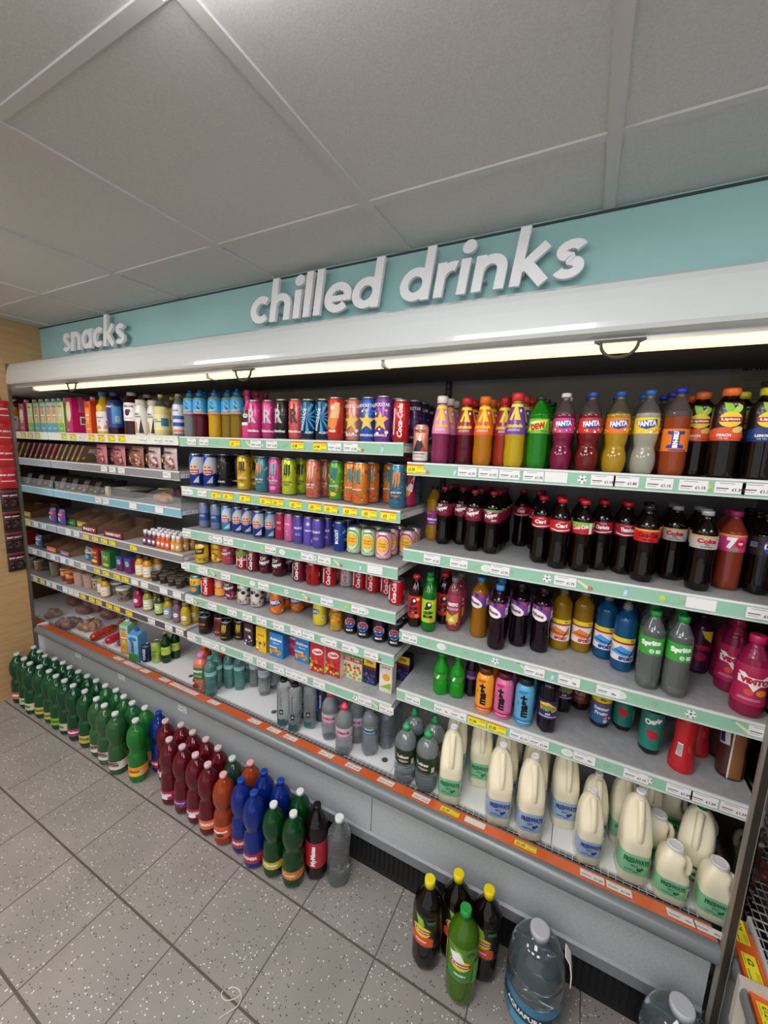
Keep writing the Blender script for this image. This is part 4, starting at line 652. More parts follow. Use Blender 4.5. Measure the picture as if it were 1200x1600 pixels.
# --- dairy and chilled juice bottles
def rs(a, W_, D_, e=4):
    c, s_ = math.cos(a), math.sin(a); k = (abs(c / W_) ** e + abs(s_ / D_) ** e) ** (-1 / e); return k * c, k * s_
def milk(key, desc, H, w, d, lab, ink, word, capc='#e9e9ea', side=False, lz=None):
    h = H * .001; w *= .001; d *= .001; mm = mat('#f4eed0', .32, 0, 0, .25); m = MB(); seg = 36
    m_b = mm.node_tree.nodes['Principled BSDF']; m_b.inputs['Subsurface Weight'].default_value = .15; m_b.inputs['Subsurface Radius'].default_value = (.02, .02, .015)
    rows = [(0, .86, .86, 0), (.012, .97, .97, 0), (.03, 1, 1, 0), (.40, 1, 1, 0), (.44, .985, .985, 0), (.47, 1, 1, 0), (.53, .99, .94, .04), (.60, .97, .80, .17), (.68, .92, .66, .30), (.76, .83, .54, .40), (.83, .69, .44, .42), (.88, .52, .38, .32), (.915, .38, .36, .12), (.935, .30, .30, 0), (.95, .30, .30, 0)] if not side else \
           [(0, .86, .86, 0), (.015, .97, .97, 0), (.04, 1, 1, 0), (.44, 1, 1, 0), (.48, .98, .98, 0), (.52, .99, .99, 0), (.60, .97, .97, 0), (.72, .90, .92, 0), (.80, .80, .82, 0), (.86, .62, .66, 0), (.90, .50, .52, 0), (.93, .47, .48, 0), (.95, .47, .48, 0)]
    vs = []
    for z, kw, kd, sh in rows:
        for i in range(seg):
            a = 6.28318 * i / seg; x, y = rs(a, w * kw, d * kd, 4 if z < .9 else 2)
            yy = y + sh * d * (.6 if not side else 0)
            if side and .50 < z < .86 and x > 0:      # hollow under the side handle
                x *= 1 - .42 * math.sin((z - .50) / .36 * math.pi)
            vs.append((x - (w * .0), yy, z * h))
    n = len(rows); m.add(vs, [(j * seg + i, j * seg + (i + 1) % seg, (j + 1) * seg + (i + 1) % seg, (j + 1) * seg + i) for j in range(n - 1) for i in range(seg)], mm, True)
    m.add(vs[:seg][::-1], [tuple(range(seg))], mm)
    m.add(vs[-seg:], [tuple(range(seg))], mm)
    hd = MB()
    if not side:
        pts = [(0, -d * .84, h * .515), (0, -d * .90, h * .56), (0, -d * .84, h * .64), (0, -d * .70, h * .72), (0, -d * .52, h * .80), (0, -d * .33, h * .86), (0, -d * .20, h * .89)]
        hd.tube(pts, .009, mm, 10, rf=lambda t: .0095 + .003 * abs(t - .5))
        for sx in (-1, 1): pass
    else:
        pts = [(w * .5, 0, h * .83), (w * .74, 0, h * .81), (w * .90, 0, h * .72), (w * .93, 0, h * .62), (w * .86, 0, h * .53)]
        hd.tube(pts, .009, mm, 10)
    r0 = w * (.30 if not side else .47); c = MB(); cm = mat(capc, .35)
    c.lathe([(h * .945, r0 * 1.12), (h * .955, r0 * 1.12)], cm, 30); c.lathe([(h * .957, r0 * 1.06), (h * .985, r0 * 1.04), (h * .99, r0 * .98), (h * .99, r0 * .8), (h * .984, r0 * .78)], cm, 48, fn=lambda z, a: 1 + .015 * math.cos(24 * a))
    lz0, lz1 = lz or (.13, .36); L_ = MB(); z0, z1 = lz0 * h, lz1 * h
    ring = [(-math.pi * 1.02 + math.pi * 1.32 * i / 40) for i in range(41)]
    q = [rs(a, w + .0006, d + .0006, 4) for a in ring]; v2 = [(x, y, z0) for x, y in q] + [(x, y, z1) for x, y in q]
    L_.add(v2, [(i, i + 1, 41 + i + 1, 41 + i) for i in range(40)], mat(lab, .3, coat=.3), True)
    def wr(u, v, off):
        a = -math.pi / 2 + u / (w * 1.15); x, y = rs(a, w + .0006 + off, d + .0006 + off, 4); return (x, y, v)
    W2 = w * 1000; zc = (z0 + z1) * 500; hh = (z1 - z0) * 1000
    decals(L_, [TX(word, 0, zc + hh * .2, hh * .27, ink, w=W2 * 1.6, b=.06), TX('MILK', -W2 * .1, zc - hh * .05, hh * .1, ink, w=W2 * .5), D(W2 * .2, zc - hh * .2, W2 * .16, hh * .09, ink, 12), D(W2 * .38, zc - hh * .12, W2 * .09, hh * .07, ink, 10), D(W2 * .6, zc - hh * .05, 5, 5, '#d8d82c'), Q(-W2 * .7, zc - hh * .3, -W2 * .2, zc - hh * .26, ink), Q(-W2 * .2, zc - hh * .36, W2 * .2, zc - hh * .32, ink), BAR(W2 * .98, zc + 2, 12, hh * .6)], wr, base=.0003)
    kind(key, 'milk_bottle', desc, 'milk bottle', max(w, d) * 1000, h, [('bottle_body', m.mesh('bottle_body'), None), ('handle', hd.mesh('handle'), None), ('cap', c.mesh('cap'), None), ('label', L_.mesh('label'), None)])
milk('mk_g', 'tall milk bottle with green label', 334, 43, 46, '#8fd0a0', '#1f7a4a', 'FRESHWAYS'); milk('mk_b', 'tall milk bottle with blue label', 334, 43, 46, '#a9c2dc', '#24408c', 'FRESHWAYS')
milk('mk_b2', 'milk bottle with blue label, slightly smaller', 300, 38, 41, '#a9c2dc', '#24408c', 'FRESHWAYS'); milk('mk_g2', 'milk bottle with green label, slightly smaller', 300, 41, 43, '#8fd0a0', '#1f7a4a', 'FRESHWAYS')
milk('mk_s', 'short milk bottle with side handle, green label', 188, 43, 38, '#8fd0a0', '#1f7a4a', 'FRESHWAYS', side=True, lz=(.16, .46)); milk('mk_c', 'white milk bottle with dark green label beside post', 290, 46, 46, '#2f7a3c', '#e8f0e0', 'PURE', capc='#1f7a3a', lz=(.10, .3))
bottle('cream', 'pale yellow squash bottle with yellow cap', 215, [(0, 34), (6, 38), (120, 38), (140, 37), (165, 25), (190, 13), (202, 13)], ('#d8cc4a', 14, 200, 215), '#e6dc96', (30, 110, '#e8e2a8'), [Q(-20, 70, 60, 76, '#4a8a9a'), Q(20, 50, 60, 92, '#3a7a94'), TX('Bottle Green', -20, 84, 7, '#4a6a4a', w=44)], fill=150, lt=.1, lobes=0, name='squash_bottle')
bottle('welch', 'dark grape juice bottle with white label', 235, [(0, 36), (6, 42), (60, 43), (160, 43), (190, 34), (210, 21), (218, 20)], ('#b9b9b6', 23, 215, 235), '#3c0f1e', (76, 176, WH), [TX('WELCHS', 0, 156, 12, '#30203a', w=58, b=.05), D(-4, 122, 13, 18, '#4a1c40'), D(6, 132, 8, 8, '#6a2450'), LN(0, 92, 44, 2, '#777')], lobes=0, name='juice_bottle', cat='juice bottle')
bottle('navy', 'dark berry juice bottle with navy label', 242, [(0, 38), (6, 44), (60, 45), (160, 45), (196, 34), (214, 21), (222, 20)], ('#233f8c', 23, 220, 242), '#2e0a1c', (40, 196, '#26408c'), [TX('Ocean', -14, 160, 14, WH, w=50, b=.05), Q(14, 62, 62, 160, '#4a90c8'), BAR(40, 88, 20, 30), pic(['#a82440', '#d8d0e0'], 4, -50, 48, 0, 90, 12, 7)], lobes=0, name='juice_bottle', cat='juice bottle')
bottle('whshake', 'white coffee shake bottle with brown flash', 190, [(0, 28), (5, 32), (60, 32), (120, 32), (145, 27), (158, 24), (164, 24)], ('#e4e2dc', 25, 162, 190), '#e6e3dc', (4, 150, '#e6e3dc'), [G([(0, 10), (14, 90), (26, 10)], '#221c18'), G([(-24, 10), (-20, 70), (-8, 70), (-2, 10)], '#c89a6a'), TX('MILK', -4, 112, 9, '#333', w=24), TX('SHAKE', -2, 98, 8, '#333', w=30)], lobes=0, name='milkshake_bottle')
bottle('smcap', 'blue and orange water bottle', 215, [(0, 27), (5, 30), (90, 30), (150, 30), (184, 18), (196, 13), (204, 13)], ('#b9bcc0', 14, 203, 215), '#8a94a2', (14, 160, '#dfe2e8'), [Q(-95, 50, 95, 70, '#2a50a8'), Q(-95, 86, 95, 104, '#3a66c0'), Q(-95, 18, 95, 34, '#e08a5a'), TX('ALOE', 0, 130, 10, '#2a50a8')], lt=.3, name='water_bottle', cat='water bottle')
bottle('goldj', 'yellow smoothie bottle, white label, blue cap', 245, [(0, 34), (6, 38), (60, 39), (140, 38), (190, 24), (214, 17), (222, 17)], ('#2f6fb0', 22, 218, 245), '#d8a82c', (16, 130, '#efece4'), [D(0, 150, 20, 20, '#efc23a'), TX('innocent', 0, 96, 9, '#333', w=44), D(0, 76, 10, 10, '#c8c8c8'), pic(['#efb23a', '#e8842c'], 3, -40, 24, 40, 50, 12, 8)], lobes=0, name='juice_bottle', cat='juice bottle')
bottle('oj', 'orange juice bottle with pale label', 200, [(0, 34), (6, 38), (60, 39), (110, 38), (150, 22), (170, 17), (178, 17)], ('#33363a', 20, 176, 200), '#d8922a', (16, 110, '#d8d8dc'), [D(6, 84, 16, 12, '#3a5a94'), D(-16, 84, 14, 12, '#e08a3a'), LN(0, 60, 40, 3, '#aaa')], lobes=0, name='juice_bottle', cat='juice bottle')
def jc(key, desc, c, c2, c3, W_=70, side=None, word='PURE'): carton(key, desc, W_, 70, 205, c, [Q(-W_ / 2 + 1, 4, W_ / 2 - 1, 60, c3), D(0, 128, W_ * .34, 26, c2, 20), D(0, 92, W_ * .36, 24, c2, 20), D(0, 86, W_ * .2, 12, '#f7d070', 14), TX(word, 0, 164, 12, '#b8342c' if c2 != '#f2c8d0' else '#7a1438', w=W_ * .6), Q(-W_ * .3, 106, W_ * .3, 114, WH), LN(0, 30, W_ * .6, 3, WH), G([(-20, 60), (-8, 84), (0, 62), (10, 86), (22, 60)], '#f0cc3a')], top=14, cap='#e8e8e4', sidecol=side or c)
jc('j_green', 'green and cream juice carton', '#e6eda6', '#cfe39a', '#7ab82c', 72, '#5fae2c', 'APPLE'); jc('j_or', 'orange juice carton with blue-green base', '#bfcfae', '#ee8a30', '#4a9aac', 70, '#6aa86a'); jc('j_pink', 'pink and cream juice carton', '#c83a76', '#ede8b0', '#a82560', 70, '#c83a76'); jc('j_red', 'orange-red juice carton with fruit print', '#f0602c', '#f7a04a', '#f08a2c', 62, '#d8451c')
carton('j_mag', 'large magenta juice carton with side barcode', 72, 130, 225, '#d0206a', [D(0, 130, 26, 60, '#ede8b0', 20), TX('APPLE', 0, 185, 12, WH, w=44), Q(-34, 4, 34, 60, '#b81c5c'), TX('1L', -14, 20, 12, WH)], top=10, sidecol='#cf1f66', sideart=[Q(-24, 130, 20, 212, '#e87aa8'), LN(-2, 200, 34, 9, '#d0206a', 8, 3), Q(-22, 54, 20, 104, WH), Q(-16, 62, 14, 96, '#6a6a4a')], name='juice_carton')
jc('j_tall', 'orange and green juice carton', '#9fd0b0', '#f09a3a', '#e8a04a', 64, '#7fc0a0')
carton('coco', 'light blue coconut water carton with palm print', 74, 70, 190, '#8ec4e0', [Q(-36, 4, 36, 50, '#4a9a4a'), Q(-3, 46, 1, 140, '#4a3a2a'), [D(-2 + 16 * math.cos(a), 142 + 9 * math.sin(a), 14, 4, '#2a6a34', 10, math.degrees(a)) for a in (0, .8, 1.6, 2.4, 3.1, 4)], TX('COCO', -4, 94, 20, '#1f2f6a', r=90, w=70, b=.06), D(0, 150, 30, 10, '#3a80c8')], top=16, cap='#1f5fc0', sidecol='#5aa0cc', name='juice_carton')
def pk(key, desc, W_, D_, H, c, A, side=None, top=None, name='juice_carton', cat='drink carton'): carton(key, desc, W_, D_, H, c, A, sidecol=side, top=top, name=name, cat=cat)
pk('rubi_b', 'blue juice carton pack with orange print', 84, 52, 124, '#2f86c8', [TX('Rubicon', 0, 92, 14, WH, w=70, sh=.2, b=.05), TX('Mango', 0, 72, 9, WH, w=38), pic(['#ee9a2c', '#e8702c', '#7ab83a'], 4, -38, 10, 38, 44, 16, 8), Q(-40, 50, 10, 56, '#e8e8f0')], '#2470b0'); pk('rubi_p', 'pink juice carton pack', 80, 50, 124, '#c02a5c', [TX('Rubicon', 0, 92, 14, WH, w=70, sh=.2), pic(['#e86a8a'], 4, -38, 10, 38, 60, 14, 8)], '#a0204c')
pk('oas_r', 'red juice carton pack with yellow fruit', 78, 52, 150, '#c42c34', [D(2, 102, 30, 16, '#f0e8e0', 18, 12), TX('Oasis', 2, 102, 15, '#b8242c', w=46, r=12, b=.05), pic(['#f0c43a', '#8c1a20', '#7ab83a', '#e8602c'], 9, -34, 10, 34, 76, 26, 8)], '#dcd8d0')
pk('del_g', 'small green and red juice carton', 48, 42, 128, '#d8e0c0', [Q(-23, 84, 23, 104, '#c43a2c'), TX('DEL', 0, 94, 9, WH, w=30), pic(['#e8702c', '#8ab83a', '#c83a2c'], 5, -18, 12, 18, 70, 14, 8), Q(-23, 108, 23, 126, '#4a9a4c')], '#9ab86a'); pk('cur', 'dark blue currant juice carton, yellow top', 62, 48, 120, '#1f1c3c', [Q(-30, 84, 30, 118, '#e8d02c'), TX('50p', 0, 102, 15, '#b0242c', w=32, b=.05), Q(-30, 70, 30, 84, '#7a2044'), pic(['#3a3a7a', '#5a5a9a'], 6, -26, 8, 26, 50, 26, 6)], '#18162e'); pk('whor', 'white juice carton with orange fruit', 60, 44, 134, '#e4e0d4', [G([(-26, 20), (26, 50), (26, 20)], '#8ab83a'), D(4, 70, 18, 16, '#ee9a2c'), TX('JUICE', 0, 112, 12, '#c83a2c', w=40)], '#c8c0b0', top=12)
pk('brk', 'dark brown shake carton', 62, 44, 118, '#3c2a3c', [D(-4, 84, 24, 14, '#7a5a4a'), TX('MARS', 0, 84, 11, WH, w=36), pic(['#e0dcd4', '#5a3a6a'], 5, -26, 8, 26, 56, 14, 7)], '#241820'); pk('yelk', 'yellow shake carton', 66, 46, 128, '#ecc82c', [TX('SHAKE', 0, 88, 11, '#8a3a1c', w=44), pic(['#f6e68a', '#6a4a20', '#e89a2c'], 3, -28, 10, 28, 68, 14, 8)], '#b89a20'); pk('redbox', 'red snack box standing on end', 52, 60, 96, '#b8242c', [TX('DAIRY', 0, 70, 10, WH, w=36), LN(0, 50, 34, 3, '#f0c8b0')], '#8c1a20', name='snack_box', cat='box')
pk('fdrink', 'square fruit drink carton', 66, 62, 128, '#c06a4a', [], name='x')   # replaced just below
def fd(key, desc, c, capc, cols): bottle(key, desc, 212, [(0, 30), (4, 33), (150, 33), (168, 30), (182, 17), (190, 15)], (capc, 17, 188, 212), c, (6, 150, c), [Q(-29, 78, 29, 146, '#4a7a4a'), TX('FRUITY', 0, 122, 13, WH, w=48, b=.06), LN(0, 100, 40, 3, '#e8d8a8'), pic(cols, 3, -56, 14, 56, 72, 44, 9)], lobes=0, square=.9, name='fruit_drink_bottle')
fd('fd_or', 'square fruit drink bottle with orange cap', '#c8642c', '#f0702c', ['#e8b02c', '#c8342c', '#3a8a3a']); fd('fd_pk', 'square fruit drink bottle with pink cap', '#d87a6a', '#e88ac0', ['#c02a3a', '#e8a0a0', '#3a7a3a']); fd('fd_gr', 'square fruit drink bottle with green cap', '#9a4a34', '#3a8a3a', ['#c02a3a', '#e8b02c', '#4a8a3a'])
bottle('appl', 'dark green bottle with lime label', 200, [(0, 24), (4, 27), (110, 27), (130, 24), (160, 13), (186, 12)], ('#c8b84a', 13.5, 184, 200), '#103a1c', (54, 104, '#c6dc5a'), [LN(0, 90, 28, 4, '#5a8a2a')], lobes=0, name='juice_bottle', cat='juice bottle')
# --- left bay small goods
def smoo(key, desc, liq, lab, capc, lt=.1): bottle(key, desc, 132, [(0, 22), (4, 26), (60, 26.5), (84, 26), (104, 17), (112, 15)], (capc, 17, 111, 132), liq, (14, 74, lab), [D(0, 48, 14, 12, WH, 14), TX('naked', 0, 48, 6, '#555', w=22), LN(0, 30, 24, 2, '#888')], lobes=0, lt=lt, name='smoothie_bottle', cat='smoothie bottle')
smoo('sm_mag', 'magenta smoothie bottle', '#9a1848', '#b8205c', '#3a1420'); smoo('sm_gr', 'olive green smoothie bottle', '#9aa23a', '#e6e2c0', '#6a6a3a'); smoo('sm_lime', 'dark smoothie bottle with lime label', '#3a3a1c', '#b8d06a', '#2a2a1c'); smoo('sm_yel', 'yellow smoothie bottle with blue label', '#b89a2c', '#8aa4c0', '#8c7a2c'); smoo('sm_pur', 'greyish purple smoothie bottle', '#7a5470', '#83607c', '#6a5464'); smoo('sm_gold', 'golden smoothie bottle', '#c8a81c', '#c4a838', '#9a8a3a'); smoo('sm_or', 'amber juice bottle with white label', '#d89a2c', '#efe6c8', '#4a3a1c')
def tub(key, desc, r, h, c, lidc, A, name='dessert_pot', cat='pot'):
    m = MB(); R_ = r * .001; H = h * .001; m.lathe([(0, R_ * .82), (.003, R_ * .86), (H - .008, R_), (H - .006, R_)], mat(c, .4), 28)
    fn = wrapper([(0, R_ * .86), (H, R_)]); fn.R = R_; decals(m, A, fn)
    l = MB(); l.lathe([(H - .010, R_ * 1.04), (H - .001, R_ * 1.05), (H, R_ * 1.0), (H, R_ * .9), (H - .002, R_ * .88)], mat(lidc, .35), 30); kind(key, name, desc, cat, r * 1.04, H, [('pot_body', m.mesh('pot_body'), None), ('lid', l.mesh('lid'), None)])
tub('t_tan', 'tall tan chilled pot', 30, 110, '#8f8474', '#8a8074', [LN(0, 80, 30, 3, '#6a6254')]); tub('t_pink', 'tall pinkish beige pot', 32, 116, '#b89a8c', '#a88a7c', [D(-8, 88, 4, 3, '#4a3a30'), D(8, 88, 4, 3, '#4a3a30'), LN(0, 60, 30, 2, '#8a6a5c')]); tub('t_br', 'brown and orange dessert pot', 32, 92, '#8c3a24', '#c88a5a', [Q(-90, 40, 90, 60, '#e8702c'), D(0, 62, 16, 12, '#d8a04a'), TX('POT', 0, 30, 9, '#2a1410')]); tub('t_wh', 'dark dessert pot with white lid', 40, 84, '#8a7a64', '#ecebe6', [pic(['#2c5a44', '#c88a4a', '#2a2a2a'], 4, -70, 10, 70, 64, 26, 8)]); tub('t_jar', 'small dark glass dessert jar', 26, 52, '#33291e', '#5a5040', [LN(0, 34, 30, 2, '#b0a080')], 'dessert_jar', 'jar'); tub('t_gl', 'pale glass dessert cup', 30, 80, '#9a8468', '#c8c0b0', [D(0, 40, 14, 18, '#c9b89a'), D(0, 40, 8, 11, '#8a3a28')])
for k_, d_, c_, l_ in (('v_pur', 'small purple vitamin shot bottle, white cap', '#5a2438', '#6b3a54'), ('v_or', 'small orange vitamin shot bottle, white cap', '#c8541c', '#d8602c'), ('v_yel', 'small yellow vitamin shot bottle, white cap', '#c88a2c', '#d8a05a')):
    bottle(k_, d_, 88, [(0, 15), (3, 17.5), (50, 18), (60, 15), (66, 11)], (WH, 12, 65, 88), c_, (8, 48, l_), [D(0, 30, 8, 8, WH, 12), LN(0, 18, 18, 1, WH)], lobes=0, name='shot_bottle', cat='shot bottle', seg=20)
def tray(key, desc, W_, D_, H, c, word, col2, hi=34):     # shelf-ready cardboard tray, cut low at the front
    w2, d2, h = W_ / 2000, D_ / 2000, H * .001; f = hi * .001; m = MB(); cm = mat(c, .6); ki = noisy('#6a4f38', '#7a5c42', 20, .8, 3)
    m.box(-w2, w2, -d2, -d2 + .003, 0, f, cm); m.box(-w2, w2, d2 - .003, d2, 0, h, ki); m.box(-w2, w2, -d2, d2, 0, .003, ki)
    for sx in (-1, 1):
        x = sx * (w2 - .0015); n = 8; top = [(-d2, f)] + [(-d2 + 2 * d2 * i / n, f + (h - f) * (math.sin(i / n * math.pi / 2)) ** 1.5) for i in range(1, n + 1)]
        m.prism([(-d2, .003), *top, (d2, .003)][::-1], x - .0015, x + .0015, ki)
    if word: decals(m, [TX(word, 0, hi * .5, hi * .45, WH, w=W_ * .8, b=.05)], lambda u, v, off: (u, -d2 - off, v), .05)
    else: decals(m, [Q(-W_ * .4, hi * .3, W_ * .3, hi * .6, col2)], lambda u, v, off: (u, -d2 - off, v), .05)
    kind(key, 'display_tray', desc, 'tray', max(W_, D_) / 2, h, [('tray_body', m.mesh('tray_body'), None)], hw=(w2, d2))
tray('tr_pasty', 'maroon cardboard display tray reading PASTY', 170, 200, 105, '#8c1f30', 'PASTY', WH, 40); tray('tr_corn', 'maroon cardboard display tray reading CORNISH PASTY', 200, 200, 95, '#8c1f30', 'CORNISH PASTY', WH, 40); tray('tr_green', 'green cardboard display tray', 150, 180, 90, '#2f7a44', '', '#8ac04a', 44); tray('tr_yel', 'yellow-edged cardboard display tray', 130, 180, 80, '#b8a02c', '', '#e0d060', 40)
tray('tr_or', 'orange cardboard display tray, scalloped', 130, 180, 80, '#d8703a', '', '#f0a070', 36); tray('tr_pink', 'pinkish cardboard display tray', 130, 180, 84, '#b07a72', '', '#d0a098', 34); tray('tr_pur', 'mauve cardboard display tray', 120, 180, 84, '#8a5a80', '', '#b890b0', 34); tray('tr_dkr', 'dark red tray lettered SLICE', 140, 160, 80, '#7a1c24', 'SLICE', WH, 36)
def pouch(key, desc, W_, H, T_, c, A, back='#3a2a20', name='snack_pouch', cat='pouch', lean=0, metal=0.0, rough=.25):
    w2, h, t = W_ / 2000, H * .001, T_ / 2000; m = MB(); nx, nz = 12, 12; vs = []
    rnd = random.Random(len(key) * 13 + W_)
    for sgn in (-1, 1):
        for j in range(nz + 1):
            for i in range(nx + 1):
                a, b = i / nx, j / nz; th = t * (math.sin(math.pi * a) ** .5 if 0 < a < 1 else 0) * (math.sin(math.pi * min(1, max(0, (b - .04) / .92))) ** .4 if .04 < b < .96 else 0)
                vs.append(((a - .5) * 2 * w2, sgn * (th + .0006 + (rnd.uniform(-.06, .06) * t if 0 < i < nx and 0 < j < nz else 0)) + lean * b * h, b * h))
    N = (nx + 1) * (nz + 1); fs = []
    for j in range(nz):
        for i in range(nx): fs.append((j * (nx + 1) + i, j * (nx + 1) + i + 1, (j + 1) * (nx + 1) + i + 1, (j + 1) * (nx + 1) + i))
    m.add(vs[:N], fs, mat(c, rough, metal, coat=.4), True); m.add(vs[N:], [tuple(reversed(f)) for f in fs], mat(back, .4), True)
    def wr(u, v, off):
        a = u / (2 * w2) + .5; b = v / h; a = min(max(a, .001), .999); th = t * math.sin(math.pi * a) ** .5 * (math.sin(math.pi * min(1, max(0, (b - .04) / .92))) ** .4 if .04 < b < .96 else 0)
        return (u, -(th + .0012 + off * 2 + t * .05) + lean * b * h, v)
    decals(m, A, wr, .012); kind(key, name, desc, cat, max(W_ / 2, T_ / 2), h, [('packet', m.mesh('packet'), None)], hw=(w2, t * 1.12))
for k_, d_, c_, cs in (('po_pk', 'pink snack bag with dark lettering', '#c0787a', ['#d8a08c', '#a85a5a', '#8a3a4a']), ('po_ch', 'brown cocktail snack bag, yellow star price', '#9a6a58', ['#c89070', '#6a3a30', '#e0b090']), ('po_wh', 'white and pink snack bag, yellow price star', '#cfb8b4', ['#b04a5a', '#8a5040', '#e8dcd8', '#c89070'])):
    pouch(k_, d_, 104, 118, 40, c_, [pic(cs, 5, -40, 16, 40, 76, 30, 8), TX('Twisters', 0, 96, 14, '#2a2024', w=72, b=.05), *( [[G([(-30 + 14 * math.cos(a) * (1 if i % 2 else .6), 50 + 14 * math.sin(a) * (1 if i % 2 else .6)) for i, a in enumerate([k * .3927 for k in range(16)])], '#f0dc2c')]] if k_ != 'po_pk' else [])])
pouch('jerkyr', 'red jerky bag', 84, 128, 22, '#b0202c', [TX('BEEF JERKY', 0, 78, 12, WH, w=70), Q(-34, 40, 34, 46, '#e8c8b8')], '#7a141c'); pouch('jerkyb', 'black beef jerky bag', 84, 128, 22, '#1c1618', [Q(-42, 104, 42, 116, '#8c1a2c'), TX('BEEF JERKY', 0, 84, 12, '#d8d0d0', w=72, b=.04), Q(-42, 70, 42, 74, '#8c1a2c'), pic(['#5a3a3c', '#3a2426'], 6, -34, 20, 34, 60, 16, 8)], '#141012')
pouch('multi', 'purple crisp multipack bag', 76, 110, 36, '#4a3a94', [Q(-36, 66, 36, 86, '#c8242c'), TX('8', -4, 44, 26, WH, b=.06), TX('Peperami', 0, 76, 8, WH, w=50)], '#2a2060'); pouch('bluep', 'blue cheese snack packet', 80, 96, 34, '#2f5aa0', [Q(-38, 60, 38, 70, '#e8e03a'), D(0, 34, 20, 14, '#5ac0c8'), TX('dairy', 0, 78, 9, WH, w=40)], '#20407a')
pk('redyel', 'red and yellow cheese snack box', 86, 60, 104, '#a8242a', [G([(-34, 20), (-10, 70), (14, 34), (34, 62), (34, 14)], '#3a6a2c'), D(0, 26, 32, 10, '#ecd02c'), TX('Attack', 0, 84, 14, '#ecc82c', w=60), pic(['#ecc82c', '#2a4a94'], 3, -34, 40, 34, 74, 10, 8)], '#8c1c22', name='snack_box', cat='box'); pk('greenbx', 'green cheese snack box with gold base', 90, 70, 108, '#2f7a34', [G([(-38, 56), (-8, 98), (4, 60), (34, 96), (20, 44)], '#6aa83a'), D(0, 22, 34, 10, '#dcc03a'), TX('String', 0, 72, 14, '#e8e0b0', w=50)], '#24602a', name='snack_box', cat='box'); pk('pursm', 'small blue and purple yogurt drink carton', 56, 44, 92, '#2a4a94', [Q(-27, 6, 27, 36, '#6a2050'), D(0, 58, 18, 16, '#b8c8e8'), TX('MU', 0, 58, 12, '#2a4a94')], '#8c2a50')
# leaning meat packs, dark trays, bread, salad, meats
def slab(key, desc, c, c2, W_=24, D_=170, H=116, shear=.85, name='sliced_meat_pack', cat='meat pack'):
    m = MB(); w2, d2, h = W_ / 2000, D_ / 2000, H * .001
    vs = [(x + (z / h) * shear * h, y, z) for z in (0, h) for y in (-d2, d2) for x in (-w2, w2)]
    m.add(vs, [(0, 2, 3, 1), (4, 5, 7, 6), (0, 1, 5, 4), (2, 6, 7, 3), (0, 4, 6, 2), (1, 3, 7, 5)], mat(c, .38 if 'dk' not in key else .75))
    sf = lambda u, v, off: (w2 + off + v * shear, u, v); ff = lambda u, v, off: (u + v * shear, -d2 - off, v)
    decals(m, [Q(-d2 * 900, H * .1, d2 * 900, H * .9, c2), Q(-d2 * 600, H * .55, d2 * 100, H * .8, '#d8ccb0' if 'dk' not in key else '#4a4038'), D(-d2 * 700, H * .25, 8, 8, '#e8d03a')], sf, .05); decals(m, [Q(-w2 * 800, H * .1, w2 * 800, H * .9, c2), D(0, H * .2, 6, 6, '#e8d03a')], ff, .05)
    kind(key, name, desc, cat, W_ / 2 + 20, h, [('pack', m.mesh('pack'), None)], hw=(w2, d2))
slab('sl_br', 'thin brown sliced meat pack leaning', '#7a5c40', '#8a6a48'); slab('sl_red', 'thin red-edged sliced meat pack leaning', '#7a5044', '#8c2a2a'); slab('sl_dk', 'dark film-wrapped meat tray lying at an angle', '#1c1818', '#3a2c28', 64, 150, 84, .8); slab('sl_dk2', 'dark meat tray with reddish label', '#231a1a', '#54302a', 64, 150, 84, .8)
def lump(key, desc, W_, D_, H, cols, seed, name, cat, label=None, film=True, n=8):
    rnd = random.Random(seed); m = MB()
    for i in range(n):
        cx = rnd.uniform(-.6, .6) * W_ / 2000; cy = rnd.uniform(-.6, .6) * D_ / 2000; rx = W_ / 2000 * rnd.uniform(.3, .45); ry = D_ / 2000 * rnd.uniform(.3, .45); hz = H * .001 * rnd.uniform(.6, 1)
        vs = []; ns, nr = 14, 7
        for j in range(nr + 1):
            t = math.pi * j / nr
            for k in range(ns):
                a = 6.2832 * k / ns; w_ = 1 + .1 * math.sin(3 * a + i) * math.sin(t); vs.append((cx + rx * math.sin(t) * math.cos(a) * w_, cy + ry * math.sin(t) * math.sin(a) * w_, hz / 2 * (1 - math.cos(t)) + .001))
        m.add(vs, [(j * ns + k, j * ns + (k + 1) % ns, (j + 1) * ns + (k + 1) % ns, (j + 1) * ns + k) for j in range(nr) for k in range(ns)], noisy(cols[i % len(cols)], cols[(i + 1) % len(cols)], 60, .35, 4), True)
    parts = [('food', m.mesh('food'), None)]
    if film:
        f = MB(); nx = 16; vs = []
        for j in range(nx + 1):
            for i in range(nx + 1):
                a, b = i / nx * 2 - 1, j / nx * 2 - 1; k = max(0, 1 - abs(a) ** 3) * max(0, 1 - abs(b) ** 3)
                vs.append((a * W_ / 1900, b * D_ / 1900, .002 + k ** .5 * H * .00108 + rnd.uniform(-.5, .5) * .006 * (k > 0)))
        f.add(vs, [(j * (nx + 1) + i, j * (nx + 1) + i + 1, (j + 1) * (nx + 1) + i + 1, (j + 1) * (nx + 1) + i) for j in range(nx) for i in range(nx)], mat('#d0d0d0', .10, 0, 0, 1, alpha=.09), False); parts.append(('film', f.mesh('film'), None))
    if label:
        l = MB(); l.box(-.028, .028, -.02, .02, H * .00112, H * .00116, mat(label, .4)); l.box(-.02, .02, -.012, -.008, H * .00116, H * .00118, '#444444'); parts.append(('label', l.mesh('label'), None))
    kind(key, name, desc, cat, min(W_, D_) / 2, H * .001, parts, hw=(W_ / 2000, D_ / 2000))
